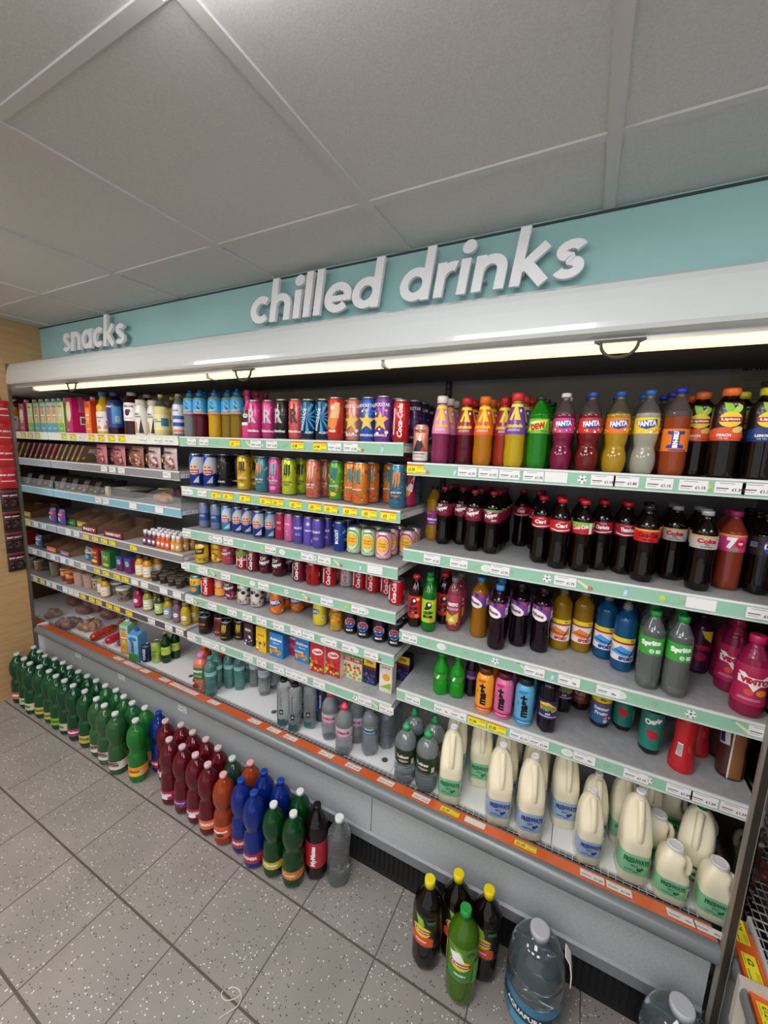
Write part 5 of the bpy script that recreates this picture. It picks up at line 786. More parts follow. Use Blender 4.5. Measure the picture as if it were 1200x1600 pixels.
lump('bread', 'bread roll pack with light green label', 190, 130, 70, ['#a87444', '#c08a58'], 1, 'bread_roll_pack', 'bread', '#a8d86a', n=5); lump('bread2', 'brown loaf end pack beside the roll pack', 90, 110, 80, ['#7a4c34', '#8a5a3c'], 2, 'bread_pack', 'bread', n=3)
lump('meat1', 'clear bag of cooked chicken pieces', 140, 130, 82, ['#a8744c', '#7a4630', '#c09060'], 3, 'chicken_bag', 'meat pack', '#d8d8d4', n=13); lump('meat2', 'film-wrapped tray of brown sausages', 160, 150, 84, ['#7a3a2c', '#a0604c', '#8c4a3a'], 4, 'sausage_tray', 'meat pack', n=16); lump('meat3', 'crumpled clear bag of dark meat', 165, 140, 78, ['#4a2c26', '#6a4a40', '#8a6a5c'], 5, 'meat_bag', 'meat pack', n=15); lump('meat4', 'pale bag of meat pieces near the end panel', 150, 140, 60, ['#9a7a60', '#b08a70'], 6, 'meat_bag', 'meat pack', n=13); lump('meat5', 'small round red tomato-coloured salami pack', 80, 80, 60, ['#c8442c', '#d8583a'], 7, 'salami_pack', 'meat pack', n=3)
def sausage(key, desc, c1, c2, L_, r):
    m = MB(); prof = [(0, r * .25), (r * .3, r * .7), (r * .8, r * .95), (r * 1.4, r)] + [(r * 1.4 + (L_ - 2.8 * r) * i / 6, r * (1 + .02 * math.sin(i * 2))) for i in range(1, 7)] + [(L_ - r * .8, r * .93), (L_ - r * .3, r * .65), (L_, r * .22)]
    Mx = Matrix.Translation((-L_ / 2000, 0, r * .001)) @ Matrix.Rotation(math.pi / 2, 4, 'Y'); m.lathe([(a * .001, b * .001) for a, b in prof], noisy(c1, c2, 50, .22, 4), 20, M=Mx)
    k = MB(); k.lathe([(-.014, .010), (-.006, .003), (.001, .006)], mat('#c8b0a0', .4), 12, M=Mx); k.lathe([(L_ * .001 - .001, .006), (L_ * .001 + .006, .003), (L_ * .001 + .014, .010)], mat('#c8b0a0', .4), 12, M=Mx)
    kind(key, 'sausage', desc, 'sausage', r, 2 * r * .001, [('casing', m.mesh('casing'), None), ('end_clip', k.mesh('end_clip'), None)], hw=(L_ / 2000, r * .001))
sausage('sg1', 'long dark red sausage with clipped ends', '#a8301c', '#c84a2c', 190, 28); sausage('sg2', 'bright crimson sausage in tight casing', '#c01c34', '#d03048', 150, 24); sausage('sg3', 'orange-red sausage lying on top of others', '#c83c20', '#d8502c', 120, 26); sausage('sg4', 'small dark red sausage', '#8c2028', '#a83038', 90, 17)
def salad():
    m = MB(); m.prism([(-.05, .0), (-.085, .04), (.085, .05), (.06, 0)], -.105, .105, mat('#3a3a34', .25, coat=.5)); m.box(-.105, .105, -.075, .075, .046, .052, mat('#8a9480', .5)); m.box(-.08, .02, -.06, .06, .051, .054, mat('#b8b09a', .6))
    l = MB(); l.box(-.112, -.075, -.10, -.088, .002, .06, mat('#b0b0a8', .4)); l.box(-.105, -.085, -.1015, -.1001, .02, .045, mat('#e8dc2c', .4)); kind('salad', 'salad_tray', 'dark ready-meal tray with yellow-stickered sleeve', 'food tray', 80, .06, [('tray_body', m.mesh('tray_body'), None), ('sleeve', l.mesh('sleeve'), None)], hw=(.115, .103))
salad()
# --- big bottles for the floor
P_MAG = [(0, 30), (6, 38), (30, 42), (110, 42), (150, 40), (172, 34), (186, 35), (215, 42), (250, 43), (285, 37), (310, 22), (322, 14), (332, 14)]
def mag(key, desc, liq, capc, lab, word, ink=WH, lt=.4, lz=(38, 84), extra=(), H=345):
    k = H / 345; bottle(key, desc, H, [(z * k, r) for z, r in P_MAG], (capc, 15, H - 16, H), liq, (lz[0], lz[1], lab), [pic([ink if ink != WH else '#d8584a', lab], 3, -80, lz[0] + 4, 80, lz[0] + 14, 8, 3), TX(word, 0, (lz[0] + lz[1]) / 2 + 4, 15, ink, w=min(62, 11 * len(word)), b=.05, sh=.15), *extra], lt=lt, seg=36, fill=None, name='large_soft_drink_bottle', cat='large bottle')
GC = '#c9cfcc'
mag('kg_red', 'dark green water bottle with orange label', '#07502c', GC, '#c8683a', 'Vita'); mag('kg_wh', 'dark green water bottle with cream label', '#07502c', GC, '#c8c09a', 'Mat', '#4a6a3a'); mag('kg_gold', 'dark green water bottle with yellow-gold label', '#0a5a2c', GC, '#c8b05a', 'Tonic', '#3a5a3a'); mag('kg_lime', 'green water bottle with lime label', '#0a5a2c', GC, '#8cb02c', 'Lime', '#2a5a1c')
mag('kg_mag', 'dark green bottle with magenta label', '#07502c', GC, '#a82a64', 'Malina'); mag('mt_br', 'pale green mineral water bottle, cream lettered label', '#3a7a44', '#d8dcd8', '#e0dcd0', 'MATTONI', '#2a1c1c', .55, extra=[D(0, 78, 30, 5, '#a83a34')]); mag('kg_fr', 'bright green fruit soda bottle, orange label', '#2f9a3a', '#d8dcd8', '#e89a2c', 'Pomo', '#c82c20', .55, (44, 98), extra=[D(6, 60, 26, 9, '#f0c83a'), BAR(34, 62, 12, 24)])
mag('kp', 'plain dark green water bottle, label hidden', '#07502c', GC, '#3a5a3a', 'Water', '#c8d0c0'); mag('kp2', 'plain mid green water bottle', '#2a7a40', '#d8dcd8', '#d8d4c8', 'Mat', '#a83a34', .5)
mag('bl_mg', 'cobalt blue water bottle with crimson label', '#0a2f8c', '#1c3f9c', '#a82044', 'MAGNESIA', WH, .4); mag('rd_mg', 'ruby red fruit water bottle, pink and white label', '#6a0c1e', '#d8b8bc', '#b0224c', 'MAGNESIA', WH, .35, (44, 88), [G([(-18, 46), (-14, 66), (14, 68), (16, 48)], '#f0e8e4')])
mag('rd_vi', 'ruby red fruit water bottle with violet label', '#6a0c1e', '#d8b8bc', '#6a2a6c', 'Berry', '#e8b8c8', .35, (48, 88)); mag('rd_or', 'ruby red fruit water bottle with orange label', '#6a0c1e', '#d8b8bc', '#e0703a', 'ORANGE', WH, .35, (44, 88)); mag('or_mg', 'amber orange fruit water bottle, pink cap', '#b8481c', '#eaa8a0', '#d8603a', 'Magnesia', WH, .45, (50, 108), [D(0, 66, 16, 9, '#3a3a1c')])
mag('gr_yel', 'deep green soda bottle with yellow label', '#084a20', '#dfe3df', '#c8b42c', 'Kinley', '#f0f0e0', .4, (56, 92)); mag('gr_or', 'deep green soda bottle with orange-gold label', '#084a20', '#dfe3df', '#c87a34', 'Tonic', '#f0dca0', .4, (56, 96)); mag('gr_top', 'dark grey-green soda bottle', '#284a38', '#b8d8c8', '#7a8a5a', 'Agrum', WH, .4)
bottle('mates', 'black cola bottle, red label lettered vertically', 335, [(0, 30), (6, 40), (30, 43), (230, 43), (265, 38), (300, 20), (312, 14), (322, 14)], (K0, 15.5, 319, 335), '#120a08', (70, 190, '#b01c2c'), [TX('MyMates', 4, 128, 24, WH, r=90, w=96, b=.05), Q(-60, 74, -40, 186, '#8c1420')], name='large_soft_drink_bottle', cat='large bottle', seg=36)
bottle('wat15', 'large clear ribbed water bottle, white cap', 335, [(0, 34), (6, 43), (60, 45), (150, 42), (230, 45), (262, 40), (300, 20), (312, 14), (320, 14)], ('#e6e6e2', 17, 317, 335), '#d4dcdc', None, [], lt=.92, rings=(16, 262, 15, 1.6), lobes=5, name='large_water_bottle', cat='large bottle', seg=40)
def bigtea(key, desc, liq, capc, g=False):
    A = [Q(-40, 128, 40, 160, '#e0582c' if not g else '#3a8a3c'), D(0, 160, 40, 20, '#e0582c' if not g else '#3a8a3c'), G([(-10, 216), (-22, 262), (4, 252), (10, 224)], '#8cc63a'), D(0, 196, 32, 24, '#f2d22e', 24), Q(-30, 188, 32, 204, '#8c1f2a'), TX('Lipton', 0, 196, 11, WH, w=50, b=.05), TX('PEACH' if not g else 'GREEN', 0, 152, 9, WH, w=34, b=.05), G([(-80, 134), (-56, 134), (-52, 236), (-66, 254), (-80, 240)], '#e8cc2c'), Q(18, 238, 44, 252, '#2f6a3c')]
    if g: A += [G([(-34, 236), (-4, 252), (14, 214), (-20, 206)], WH), Q(40, 110, 70, 210, '#6ab02c')]
    bottle(key, desc, 383, [(0, 36), (6, 43), (30, 46), (90, 45), (128, 44), (140, 46), (250, 46), (290, 42), (330, 22), (344, 15), (356, 15)], (capc, 17, 352, 383), liq, (118, 268, '#1c1512' if not g else '#5a8a24'), A, lobes=6, lt=.05 if not g else .35, seg=36, name='large_iced_tea_bottle', cat='large bottle')
bigtea('bt_peach', 'large dark peach iced tea bottle, yellow cap', '#0e0705', '#ecd820'); bigtea('bt_green', 'large green iced tea bottle with green cap', '#4a7a0c', '#1f9a3c', True)
def jug(key, desc, word=True):
    H = 330; prof = [(0, 60), (8, 76), (30, 80), (60, 78), (66, 80), (130, 80), (136, 77), (142, 80), (190, 80), (196, 77), (202, 79), (240, 74), (280, 54), (300, 30), (306, 24), (314, 24)]
    bottle(key, desc, H, prof, ('#b8bcc0', 27, 306, 330), '#b8d2d8', (24, 132, '#3a7a9c') if word else None, [Q(-60, 30, 60, 60, '#4a9ab8'), Q(-110, 66, 60, 100, '#23323c'), TX('AQUAPURA', -20, 84, 22, WH, w=110, b=.04), Q(62, 66, 100, 96, '#4a6a4a')], lt=.9, lobes=8, seg=48, name='large_water_jug', cat='water jug')
    P = KIND[key]; h = MB(); pts = [(.070, 0, .262), (.083, -.004, .248), (.090, -.008, .215), (.0905, -.010, .180)]
    for a, b in zip(pts, pts[1:]):
        A_, B_ = Vector(a), Vector(b); h.add([A_ + Vector((0, -.017, 0)), A_ + Vector((0, .017, 0)), B_ + Vector((0, .017, 0)), B_ + Vector((0, -.017, 0)), A_ + Vector((.0025, -.017, .001)), A_ + Vector((.0025, .017, .001)), B_ + Vector((.0025, .017, .001)), B_ + Vector((.0025, -.017, .001))], [(0, 1, 2, 3), (7, 6, 5, 4), (0, 4, 5, 1), (2, 6, 7, 3), (1, 5, 6, 2), (0, 3, 7, 4)], mat('#e3e0dc', .4))
    P.parts.append(('carry_handle', h.mesh('carry_handle'), 'white strap handle'))
jug('jug1', 'big clear five litre water jug, blue label'); jug('jug2', 'big clear water jug cut off at bottom edge', False)

# ------------------------------------------------------------------ placing merchandise
ITEMS = []
def add_item(key, x, y, z, rz, shelfkey, file_, depth, tilt=None):
    ITEMS.append(dict(k=key, x=x, y=y, z=z, rz=rz, s=shelfkey, f=file_, d=depth, tilt=tilt))
RND = random.Random(11)
def face(x, y, k=.5): return math.atan2(CP.x - x, -(CP.y - y)) * k
def row(sk, lst):
    s = SHELF[sk]; n0 = len(ITEMS)
    for it in lst:
        key, u, vd = it[:3]; n = it[3] if len(it) > 3 else 1; rz = it[4] if len(it) > 4 else None
        K = KIND[key]; q_ = 1; r = K.r * q_; rd = (K.hw[1] if K.hw else K.r) * q_
        if vd < 3:
            y = s['yf'] + vd + rd + .004; x = x_at(u, y, s['z'])
        else:
            P = at(u, vd, 2, s['z']); d = Vector((P.x - CP.x, P.y - CP.y)).normalized(); y = P.y + d.y * rd; x = P.x + d.x * r * .9
            y = max(y, s['yf'] + rd + .003)
            x = x_at(u, y, s['z'])
        x = min(max(x, s['x0'] + r + .004), s['x1'] - r - .004); y = min(y, s['yb'] - rd)
        f = len(ITEMS)
        for i in range(n):
            yy = y + i * (2 * rd + (.004 if not K.hw else .009))
            if i and yy > s['yb'] - rd + .002: break
            jx = RND.uniform(-.003, .003) if i else 0
            q = rz if rz is not None else (face(x, yy, .42 if not K.hw else .0) + RND.uniform(-.15, .15) * (0 if K.hw else 1))
            add_item(key, x + jx, yy, s['z'], q, sk, f, i)
    A = ITEMS[n0:]
    for _ in range(220):          # push touching neighbours apart so nothing overlaps
        for i in range(len(A)):
            for j in range(i + 1, len(A)):
                a, b = A[i], A[j]; Ka, Kb = KIND[a['k']], KIND[b['k']]
                if a.get('tilt') or b.get('tilt'): continue
                dx, dy = b['x'] - a['x'], b['y'] - a['y']
                if Ka.hw or Kb.hw:
                    wa, da = Ka.hw or (Ka.r, Ka.r); wb, db = Kb.hw or (Kb.r, Kb.r); ox = wa + wb + .001 - abs(dx); oy = da + db + .004 - abs(dy)
                    if ox > 0 and oy > 0:
                        if a['f'] != b['f'] and ox < oy * 1.3: m_ = ox / 2 * (1 if dx > 0 else -1); a['x'] -= m_; b['x'] += m_
                        elif a['f'] == b['f']: b['y'] += oy
                        else:
                            m_ = oy * (1 if dy > 0 else -1)
                            if dy > 0: b['y'] += oy
                            else: a['y'] += oy
                else:
                    R_ = (Ka.r + Kb.r) * 1 + .0008; dd = math.hypot(dx, dy)
                    if dd < R_ and dd > 1e-6:
                        m_ = (R_ - dd) / 2; a['x'] -= dx / dd * m_; b['x'] += dx / dd * m_; a['y'] -= dy / dd * m_; b['y'] += dy / dd * m_
        for a in A:
            K = KIND[a['k']]; q_ = 1; rx = (K.hw[0] if K.hw else K.r) * q_; rd = (K.hw[1] if K.hw else K.r) * q_
            a['y'] = min(max(a['y'], s['yf'] + rd + .004), s['yb'] + .02 - rd); a['x'] = min(max(a['x'], s['x0'] + rx + .005), s['x1'] - rx - .005)
row('R1', [('tenz', 656, .004), ('lu_pink', 686, .010, 3), ('lu_cherry', 729, .03, 3), ('lu_or', 760, .03, 3), ('lu_red', 787, .05, 3), ('lu_yel', 806, .012, 3), ('mtndew', 841, .012, 4), ('fa_pink', 876, .012, 2), ('fa_red', 915, .012, 2), ('fa_or', 951, .012, 2), ('fa_lem', 992, .012, 2), ('irn', 1037, .012, 3), ('lip_peach', 1073, .05, 2), ('lip_peach', 1110, .02, 1), ('lip_lemon', 1142, .07, 2), ('lip_lemon', 1173, .02, 1), ('yazoo', 1203, .02)])
row('R2', [('rubi', 669, 845), ('drp', 694, 851, 4), ('drp', 716, 853, 3), ('drp', 737, 863, 4), ('drp_z', 765, 867, 4), ('coke_1', 811, 855, 3), ('coke_2', 835, 862, 2), ('coke_0', 853, 882, 1), ('coke_0', 868, 890, 3), ('coke_lime', 902, 895, 3), ('coke_3', 932, 892, 2), ('coke_4', 962, 897, 2), ('coke_zero', 1000, 911, 3), ('coke_diet', 1046, 908, 3), ('coke_diet', 1087, 925, 3), ('sup', 1131, 923, 2), ('pepsi_b', 1179, 931, 3)])
row('R3', [('en_red', 643, 981, 1), ('en_green', 668, 989, 2), ('en_red', 687, 978, 2), ('vimdis', 706, 988, 2), ('ri_or', 749, 999, 2), ('ri_bl', 774, 1018, 3), ('ri_dk', 806, 1012, 2), ('ri_dk', 837, 1021, 2), ('sp_or', 870, 1015, 2), ('sp_or', 908, 1023, 2), ('sp_bl', 939, 1030, 2), ('sp_bl', 974, 1053, 2), ('sprite', 1008, 1079, 3), ('sprite', 1050, 1091, 3), ('vimpur', 1092, 1054, 1), ('vimpk', 1120, 1062, 1), ('vimbig', 1136, 1084, 1), ('vimbig', 1163, 1121, 1)])
row('R4', [('g7', 690, 1089), ('g7', 712, 1093, 1), ('dkpur', 733, 1091), ('mas_or', 755, 1117, 2), ('mas_pk', 784, 1126, 2), ('mas_bl', 816, 1137, 2), ('mrf', 852, 1148, 2), ('mrf', 877, 1116, 1), ('brn', 905, 1111, 1), ('sumf', 936, 1139, 1), ('oasis', 970, 1145, 1), ('oasis', 1012, 1182, 1), ('shake', 1062, 1209, 1), ('shake', 1114, 1189, 1), ('choc', 1158, 1226, 2)])
row('DR', [('lake', 633, 1229, 2), ('lake', 665, 1242, 2), ('mk_g', 700, 1263, 1, .25), ('mk_g', 729, 1228, 1, .25), ('mk_g', 757, 1243, 1, .25), ('mk_b', 778, 1300, 3, .3), ('mk_b', 823, 1323, 3, .3), ('mk_b', 879, 1299, 1, .25), ('mk_b2', 915, 1352, 2, .25), ('mk_g2', 957, 1332, 1, .2), ('mk_g', 1001, 1391, 1, .15), ('mk_g', 1010, 1322, 1, .15), ('mk_s', 1050, 1421, 2, .02), ('mk_s', 1101, 1449, 2, .02), ('mk_s', 1070, 1352, 1, .02), ('mk_c', 1150, 1452, 1, -.3)])
row('M1', [('sw_clear', 291, .01, 2), ('sw_purple', 309, .01, 2), ('sw_purple', 326, .08, 1), ('sw_yel', 338, .01, 2), ('sw_am', 357, .03, 2), ('sw_am', 373, .02, 2), ('wkd', 387, .03, 3), ('re_pink', 400, .008, 2), ('re_pink', 420, .02, 2), ('re_black', 442, .008, 2), ('re_salmon', 468, .012, 2), ('lc_blue', 490, .012, 2), ('lc_blue', 509, .03, 2), ('ro_salmon', 524, .10, 1), ('lc_red', 538, .008, 2), ('ro_salmon', 562, .010, 2), ('ro_blue', 583, .008, 2), ('ro_purple', 608, .006, 3), ('ck500', 633, .006, 1), ('ro_violet', 640, .12, 3)])
row('M2', [('rb_big', 294, 756, 2), ('rb_big', 311, 757, 2), ('rb_big', 328, .05, 2), ('mo_black', 351, 762, 3), ('mo_yellow', 382, 767, 3), ('mo_iced', 412, 770, 2), ('mo_pink', 430, 772, 2), ('mo_lime', 452, 775, 3), ('mo_coral', 490, 780, 3), ('mo_green', 527, 783, 3), ('mo_orange', 550, 786, 1), ('mo_orange', 571, .05, 1), ('mo_orange', 585, .09, 1), ('mo_orange', 597, .13, 2), ('mo_aqua', 611, 782, 2), ('mo_aqua', 631, .06, 2), ('vimpk', 652, .10, 1)])
row('M3', [('silslim', 320, .05, 3), ('silslim', 338, .05, 3), ('rb_ice', 355, 831, 2), ('rb_small', 372, 834, 2), ('rb_small', 387, 836, 3), ('rb_small', 404, .04, 3), ('rb_sf', 423, 843, 2), ('maroon', 439, 845, 2), ('pinkslim', 453, 848, 2), ('pur1', 467, 851, 1), ('pur2', 483, 854, 1), ('pur1', 499, .05, 2), ('boost', 513, 852, 3), ('boost', 535, .05, 3), ('ch_gr', 552, 867, 2), ('ch_gr', 574, 871, 2), ('ch_pk', 597, 876, 3), ('ch_pk', 633, 873, 2)])
row('M4', [('redcan', 299, 873, 2), ('yelcan', 315, 877, 2), ('yelcan2', 332, 881, 2), ('dp_pink', 353, 883, 3), ('cklime', 380, 891, 2), ('ckcherry', 397, 895, 2), ('dp_can', 415, 898, 3), ('dp_can', 436, 903, 3), ('ckcherry', 468, 911, 2), ('ckzero', 489, 917, 2), ('ck330', 515, .08, 2), ('ckdiet', 542, 919, 2), ('ck330', 563, 924, 2), ('ck330', 583, 929, 2), ('ck330', 603, 933, 2), ('ck330', 619, 948, 1)])
row('M5', [('sevenup', 297, 923, 2), ('cherry7', 309, .06, 2), ('ck330', 324, 932, 2), ('pinkor', 341, 934, 2), ('dp_cherry', 359, 938, 3), ('dots', 382, 947, 2), ('dots', 402, 951, 2), ('fanta', 433, 962, 2), ('fanta', 463, 958, 3), ('lemoncan', 500, 980, 1), ('ruborange', 527, 989, 1), ('pepsi', 547, 993, 3), ('pepsi', 568, 1000, 2), ('pepsi', 593, 1007, 2), ('pepsi', 618, 1014, 2)])
row('M6', [('bluesm', 304, 981, 1), ('mbk', 318, 987, 2), ('mred', 345, 996, 2), ('mgold', 357, 1003, 2), ('mgold', 373, .05, 2), ('brk', 393, 1009, 2), ('yelk', 413, 1019, 2), ('rubi_b', 437, 1028, 1), ('rubi_p', 459, .09, 1), ('rubi_b', 477, 1036, 1), ('oas_r', 501, 1052, 2), ('oas_r', 525, 1058, 2), ('del_g', 545, 1059, 2), ('del_g', 561, 1065, 2), ('cur', 581, 1070, 2), ('whor', 605, 1083, 1, 0), ('cur', 640, .17, 1)])
row('DM', [('fd_or', 272, 1056, 2, .3), ('fd_pk', 285, 1063, 1, .3), ('fd_gr', 303, 1053, 2, .3), ('wat_teal', 334, 1084, 3), ('wat_teal', 351, 1074, 3), ('wat_teal', 369, .12, 2), ('wat_plain', 395, 1074, 2), ('wat_plain', 413, 1089, 1), ('wat_plain', 430, 1078, 2), ('wat_sq', 445, 1137, 2, .3), ('wat_sq', 463, 1144, 2, .3), ('wat_sq', 483, 1136, 1, .3), ('volv', 500, 1132, 2), ('evian', 515, 1159, 2), ('evian', 537, 1183, 1), ('evian', 557, 1165, 1), ('buxt', 577, 1184, 1), ('wat_blue', 603, 1173, 2)])
row('DL', [('j_tall', 203, 1022, 1, .2), ('coco', 217, 1033, 1, .2), ('bluecan', 230, 1036), ('greencan', 245, 1037, 2), ('appl', 260, 1037, 2)])
row('L1', [('oj', 29, .02, 1), ('j_pink', 46, .01, 2), ('j_green', 59, .01, 2), ('j_or', 69, .01, 2), ('j_or', 79, .01, 2), ('j_or', 89, .01, 2), ('j_or', 97, .01, 2), ('j_green', 107, .01, 1), ('j_mag', 128, .01, 1), ('j_red', 149, .02, 1), ('goldj', 165, .01, 1), ('navy', 183, .01, 2), ('welch', 209, .01, 2), ('whshake', 226, .01, 2), ('whshake', 238, .03, 2), ('cream', 254, .01, 2), ('cream', 270, .10, 1), ('smcap', 281, .02, 1)])
row('L2', [(('sl_red' if 4 <= i <= 9 else 'sl_br'), 28 + i * 8.2, .015, 1) for i in range(15)] + [('po_pk', 161, .02, 2), ('po_pk', 189, .03, 2), ('po_ch', 217, .02, 2), ('po_wh', 243, .01, 1), ('po_wh', 268, .01, 1)])
row('L3', [(('sl_dk' if i % 2 else 'sl_dk2'), 45 + i * 17.5, .03, 1) for i in range(8)] + [('salad', 208, .03, 1), ('bread', 258, .02, 1), ('bread2', 275, .2, 1)])
row('L4', [('tr_dkr', 43, .01, 1), ('tr_yel', 65, .03, 1), ('multi', 85, .01, 1), ('multi', 99, .01, 1), ('tr_green', 130, .03, 1), ('tr_yel', 148, .06, 1), ('tr_pasty', 166, .01, 1), ('tr_corn', 203, .01, 1)] + [('v_pur', 229 + i * 7, .01, 3) for i in range(3)] + [('v_or', 250 + i * 7, .01, 3) for i in range(3)] + [('v_yel', 273 + i * 7, .01, 3) for i in range(2)])
row('L5', [('redbox', 47, .01, 1), ('bluep', 63, .01, 1), ('tr_pink', 80, .01, 1), ('tr_or', 104, .01, 1), ('tr_pur', 125, .01, 1), ('bluep', 141, .02, 1), ('redyel', 156, .01, 1), ('greenbx', 175, .01, 1), ('pursm', 192, .02, 2), ('pursm', 205, .02, 2), ('sm_or', 220, .01, 2), ('sm_or', 232, .01, 2), ('t_jar', 244, .01, 4), ('t_jar', 257, .01, 4), ('t_jar', 270, .01, 4), ('t_jar', 282, .01, 3)])
row('L6', [('t_gl', 50, .04, 1), ('t_gl', 62, .04, 1), ('t_tan', 87, .04, 2), ('t_br', 104, .03, 2), ('t_br', 112, .02, 2), ('t_pink', 125, .02, 2), ('t_pink', 140, .03, 2), ('t_gl', 152, .05, 1), ('sm_gr', 160, .03, 1), ('sm_or', 169, .02, 1), ('t_wh', 181, .05, 1), ('t_wh', 194, .02, 1), ('sm_mag', 217, .02, 2), ('sm_gr', 232, .02, 2), ('sm_lime', 250, .02, 2), ('sm_yel', 264, .01, 2), ('sm_pur', 278, .01, 2), ('sm_gold', 291, .01, 2)])
for key, x, y, rz in (('meat4', .16, .03, 0), ('meat5', -.05, .26, 0), ('meat2', .31, .20, .2), ('meat2', .08, .24, 0), ('meat3', .45, .00, .1), ('meat1', .62, .05, 0), ('meat2', .56, .24, 0)): add_item(key, x, y, .335, rz, 'DL', len(ITEMS), 0)
# floor rows, read from their caps
def frow(lst, h=.345):
    for i, (key, u, v) in enumerate(lst):
        P = at(u, v, 2, KIND[key].h); add_item(key, P.x, min(P.y, -.232), 0, face(P.x, P.y, .42) + RND.uniform(-.25, .25), 'FL', len(ITEMS), 0)
n0 = len(ITEMS)
frow([('kp', 52, 1011), ('kp', 60.5, 1017), ('kp', 69, 1024), ('kp', 84, 1028), ('kp', 98, 1034), ('kp', 107, 1042), ('kp', 122, 1048), ('kp', 136, 1055), ('kp', 150, 1062), ('kp2', 165, 1071), ('kp2', 180, 1078), ('kp2', 192, 1089), ('kp2', 208, 1098), ('kg_fr', 227, 1105), ('bl_mg', 243, 1113), ('rd_mg', 261, 1123), ('rd_mg', 280, 1133), ('rd_mg', 298, 1145), ('rd_mg', 319, 1155), ('rd_mg', 341, 1170), ('gr_top', 359, 1186), ('or_mg', 387, 1193), ('bl_mg', 411, 1204), ('bl_mg', 432, 1221), ('gr_yel', 462, 1233), ('mates', 495, 1257)])
frow([('kg_red', 27, 1020), ('kg_wh', 39, 1027), ('kg_wh', 49, 1034), ('kg_gold', 62, 1040), ('kg_gold', 77, 1047), ('kg_lime', 89, 1054), ('kg_wh', 101, 1062), ('kg_mag', 114, 1069), ('kg_gold', 134, 1078), ('mt_br', 152, 1090), ('mt_br', 166, 1099), ('mt_br', 182, 1112), ('kg_fr', 213, 1123), ('rd_mg', 268, 1152), ('rd_vi', 289, 1163), ('rd_mg', 308, 1177), ('rd_or', 331, 1190), ('or_mg', 352, 1204), ('bl_mg', 377, 1216), ('bl_mg', 397, 1233), ('gr_yel', 430, 1248), ('gr_or', 455, 1266), ('wat15', 529, 1276)])
frow([('bt_peach', 675, 1372), ('bt_peach', 717, 1367), ('bt_peach', 763, 1388), ('bt_green', 728, 1416), ('jug1', 845, 1443), ('jug2', 1065, 1560)])
A = ITEMS[n0:]
for _ in range(200):
    for i in range(len(A)):
        for j in range(i + 1, len(A)):
            a, b = A[i], A[j]; dx, dy = b['x'] - a['x'], b['y'] - a['y']; R_ = KIND[a['k']].r + KIND[b['k']].r + .0005; dd = math.hypot(dx, dy)
            if 0 < dd < R_: m_ = (R_ - dd) / 2; a['x'] -= dx / dd * m_; b['x'] += dx / dd * m_; a['y'] -= dy / dd * m_; b['y'] += dy / dd * m_
    for a in A: a['y'] = min(a['y'], -.182 - KIND[a['k']].r); a['x'] = max(a['x'], WALLX + .045)
# sausages lie across one another
for key, x, y, z, rz in [('sg1', .80, .045, .0, 1.81), ('sg2', .925, .055, 0, 1.74), ('sg3', .765, .22, .0, 1.3), ('sg4', 1.01, .05, 0, 1.9)]:
    add_item(key, x, y, .335 + z, rz, 'DL', len(ITEMS), 0)
# ------------------------------------------------------------------ naming every item
bay = {'R': 'right', 'M': 'middle', 'L': 'left'}
def place_phrase(s):
    if s == 'FL': return 'on the floor'
    if s[0] == 'D': return '%s base' % bay[s[1]]
    return '%s %s shelf' % (bay[s[0]], ordn[int(s[1]) - 1])
ORD = ['first', 'second', 'third', 'fourth', 'fifth', 'sixth', 'seventh', 'eighth', 'ninth', 'tenth', 'eleventh', 'twelfth', 'thirteenth', 'fourteenth', 'fifteenth']
from collections import defaultdict
G_ = defaultdict(list)
for it in ITEMS: G_[(KIND[it['k']].desc, it['s'])].append(it)
for (desc, s), L_ in G_.items():
    files = sorted({it['f'] for it in L_}, key=lambda f: min(i['x'] for i in L_ if i['f'] == f)); pl = place_phrase(s)
    for it in L_:
        fi = files.index(it['f']); nf = len(files); d = it['d']
        if len(L_) == 1: t = '%s, %s' % (desc, pl)
        elif s == 'FL': t = '%s, %s such from left, floor' % (desc, ORD[fi])
        elif nf == 1: t = '%s, %s, %s' % (desc, 'front one' if d == 0 else ORD[d] + ' back', pl)
        else: t = '%s, %s %s from left, %s' % (desc, ('front' if d == 0 else ORD[d] + ' back') + ',', ORD[fi], pl)
        it['label'] = t.replace('front, ', 'front ').replace('back, ', 'back ')
protos = {}
def spawn(it):
    K = KIND[it['k']]
    if it['k'] not in protos:
        r = bpy.data.objects.new(K.name, None); r.empty_display_size = .03; kids = []
        for nm, me, lb in K.parts:
            o = bpy.data.objects.new(nm, me); o.parent = r
            if lb: o['label'] = lb
            kids.append(o)
        protos[it['k']] = (r, kids); COL.objects.link(r)
        for o in kids: COL.objects.link(o)
    else:
        r0, k0 = protos[it['k']]; r = r0.copy(); COL.objects.link(r)
        for c in k0: c2 = c.copy(); c2.parent = r; COL.objects.link(c2)
    r.location = (it['x'], it['y'], it['z'] + .0008); r.rotation_euler = it.get('rot') or (0, 0, it['rz'])
    r['label'] = it['label']; r['category'] = K.cat
    r['group'] = it.get('group') or ('%ss, %s' % (K.cat, place_phrase(it['s'])) if it['s'] != 'FL' else 'bottles standing on the floor before the fridge')
    return r
for it in ITEMS: spawn(it)

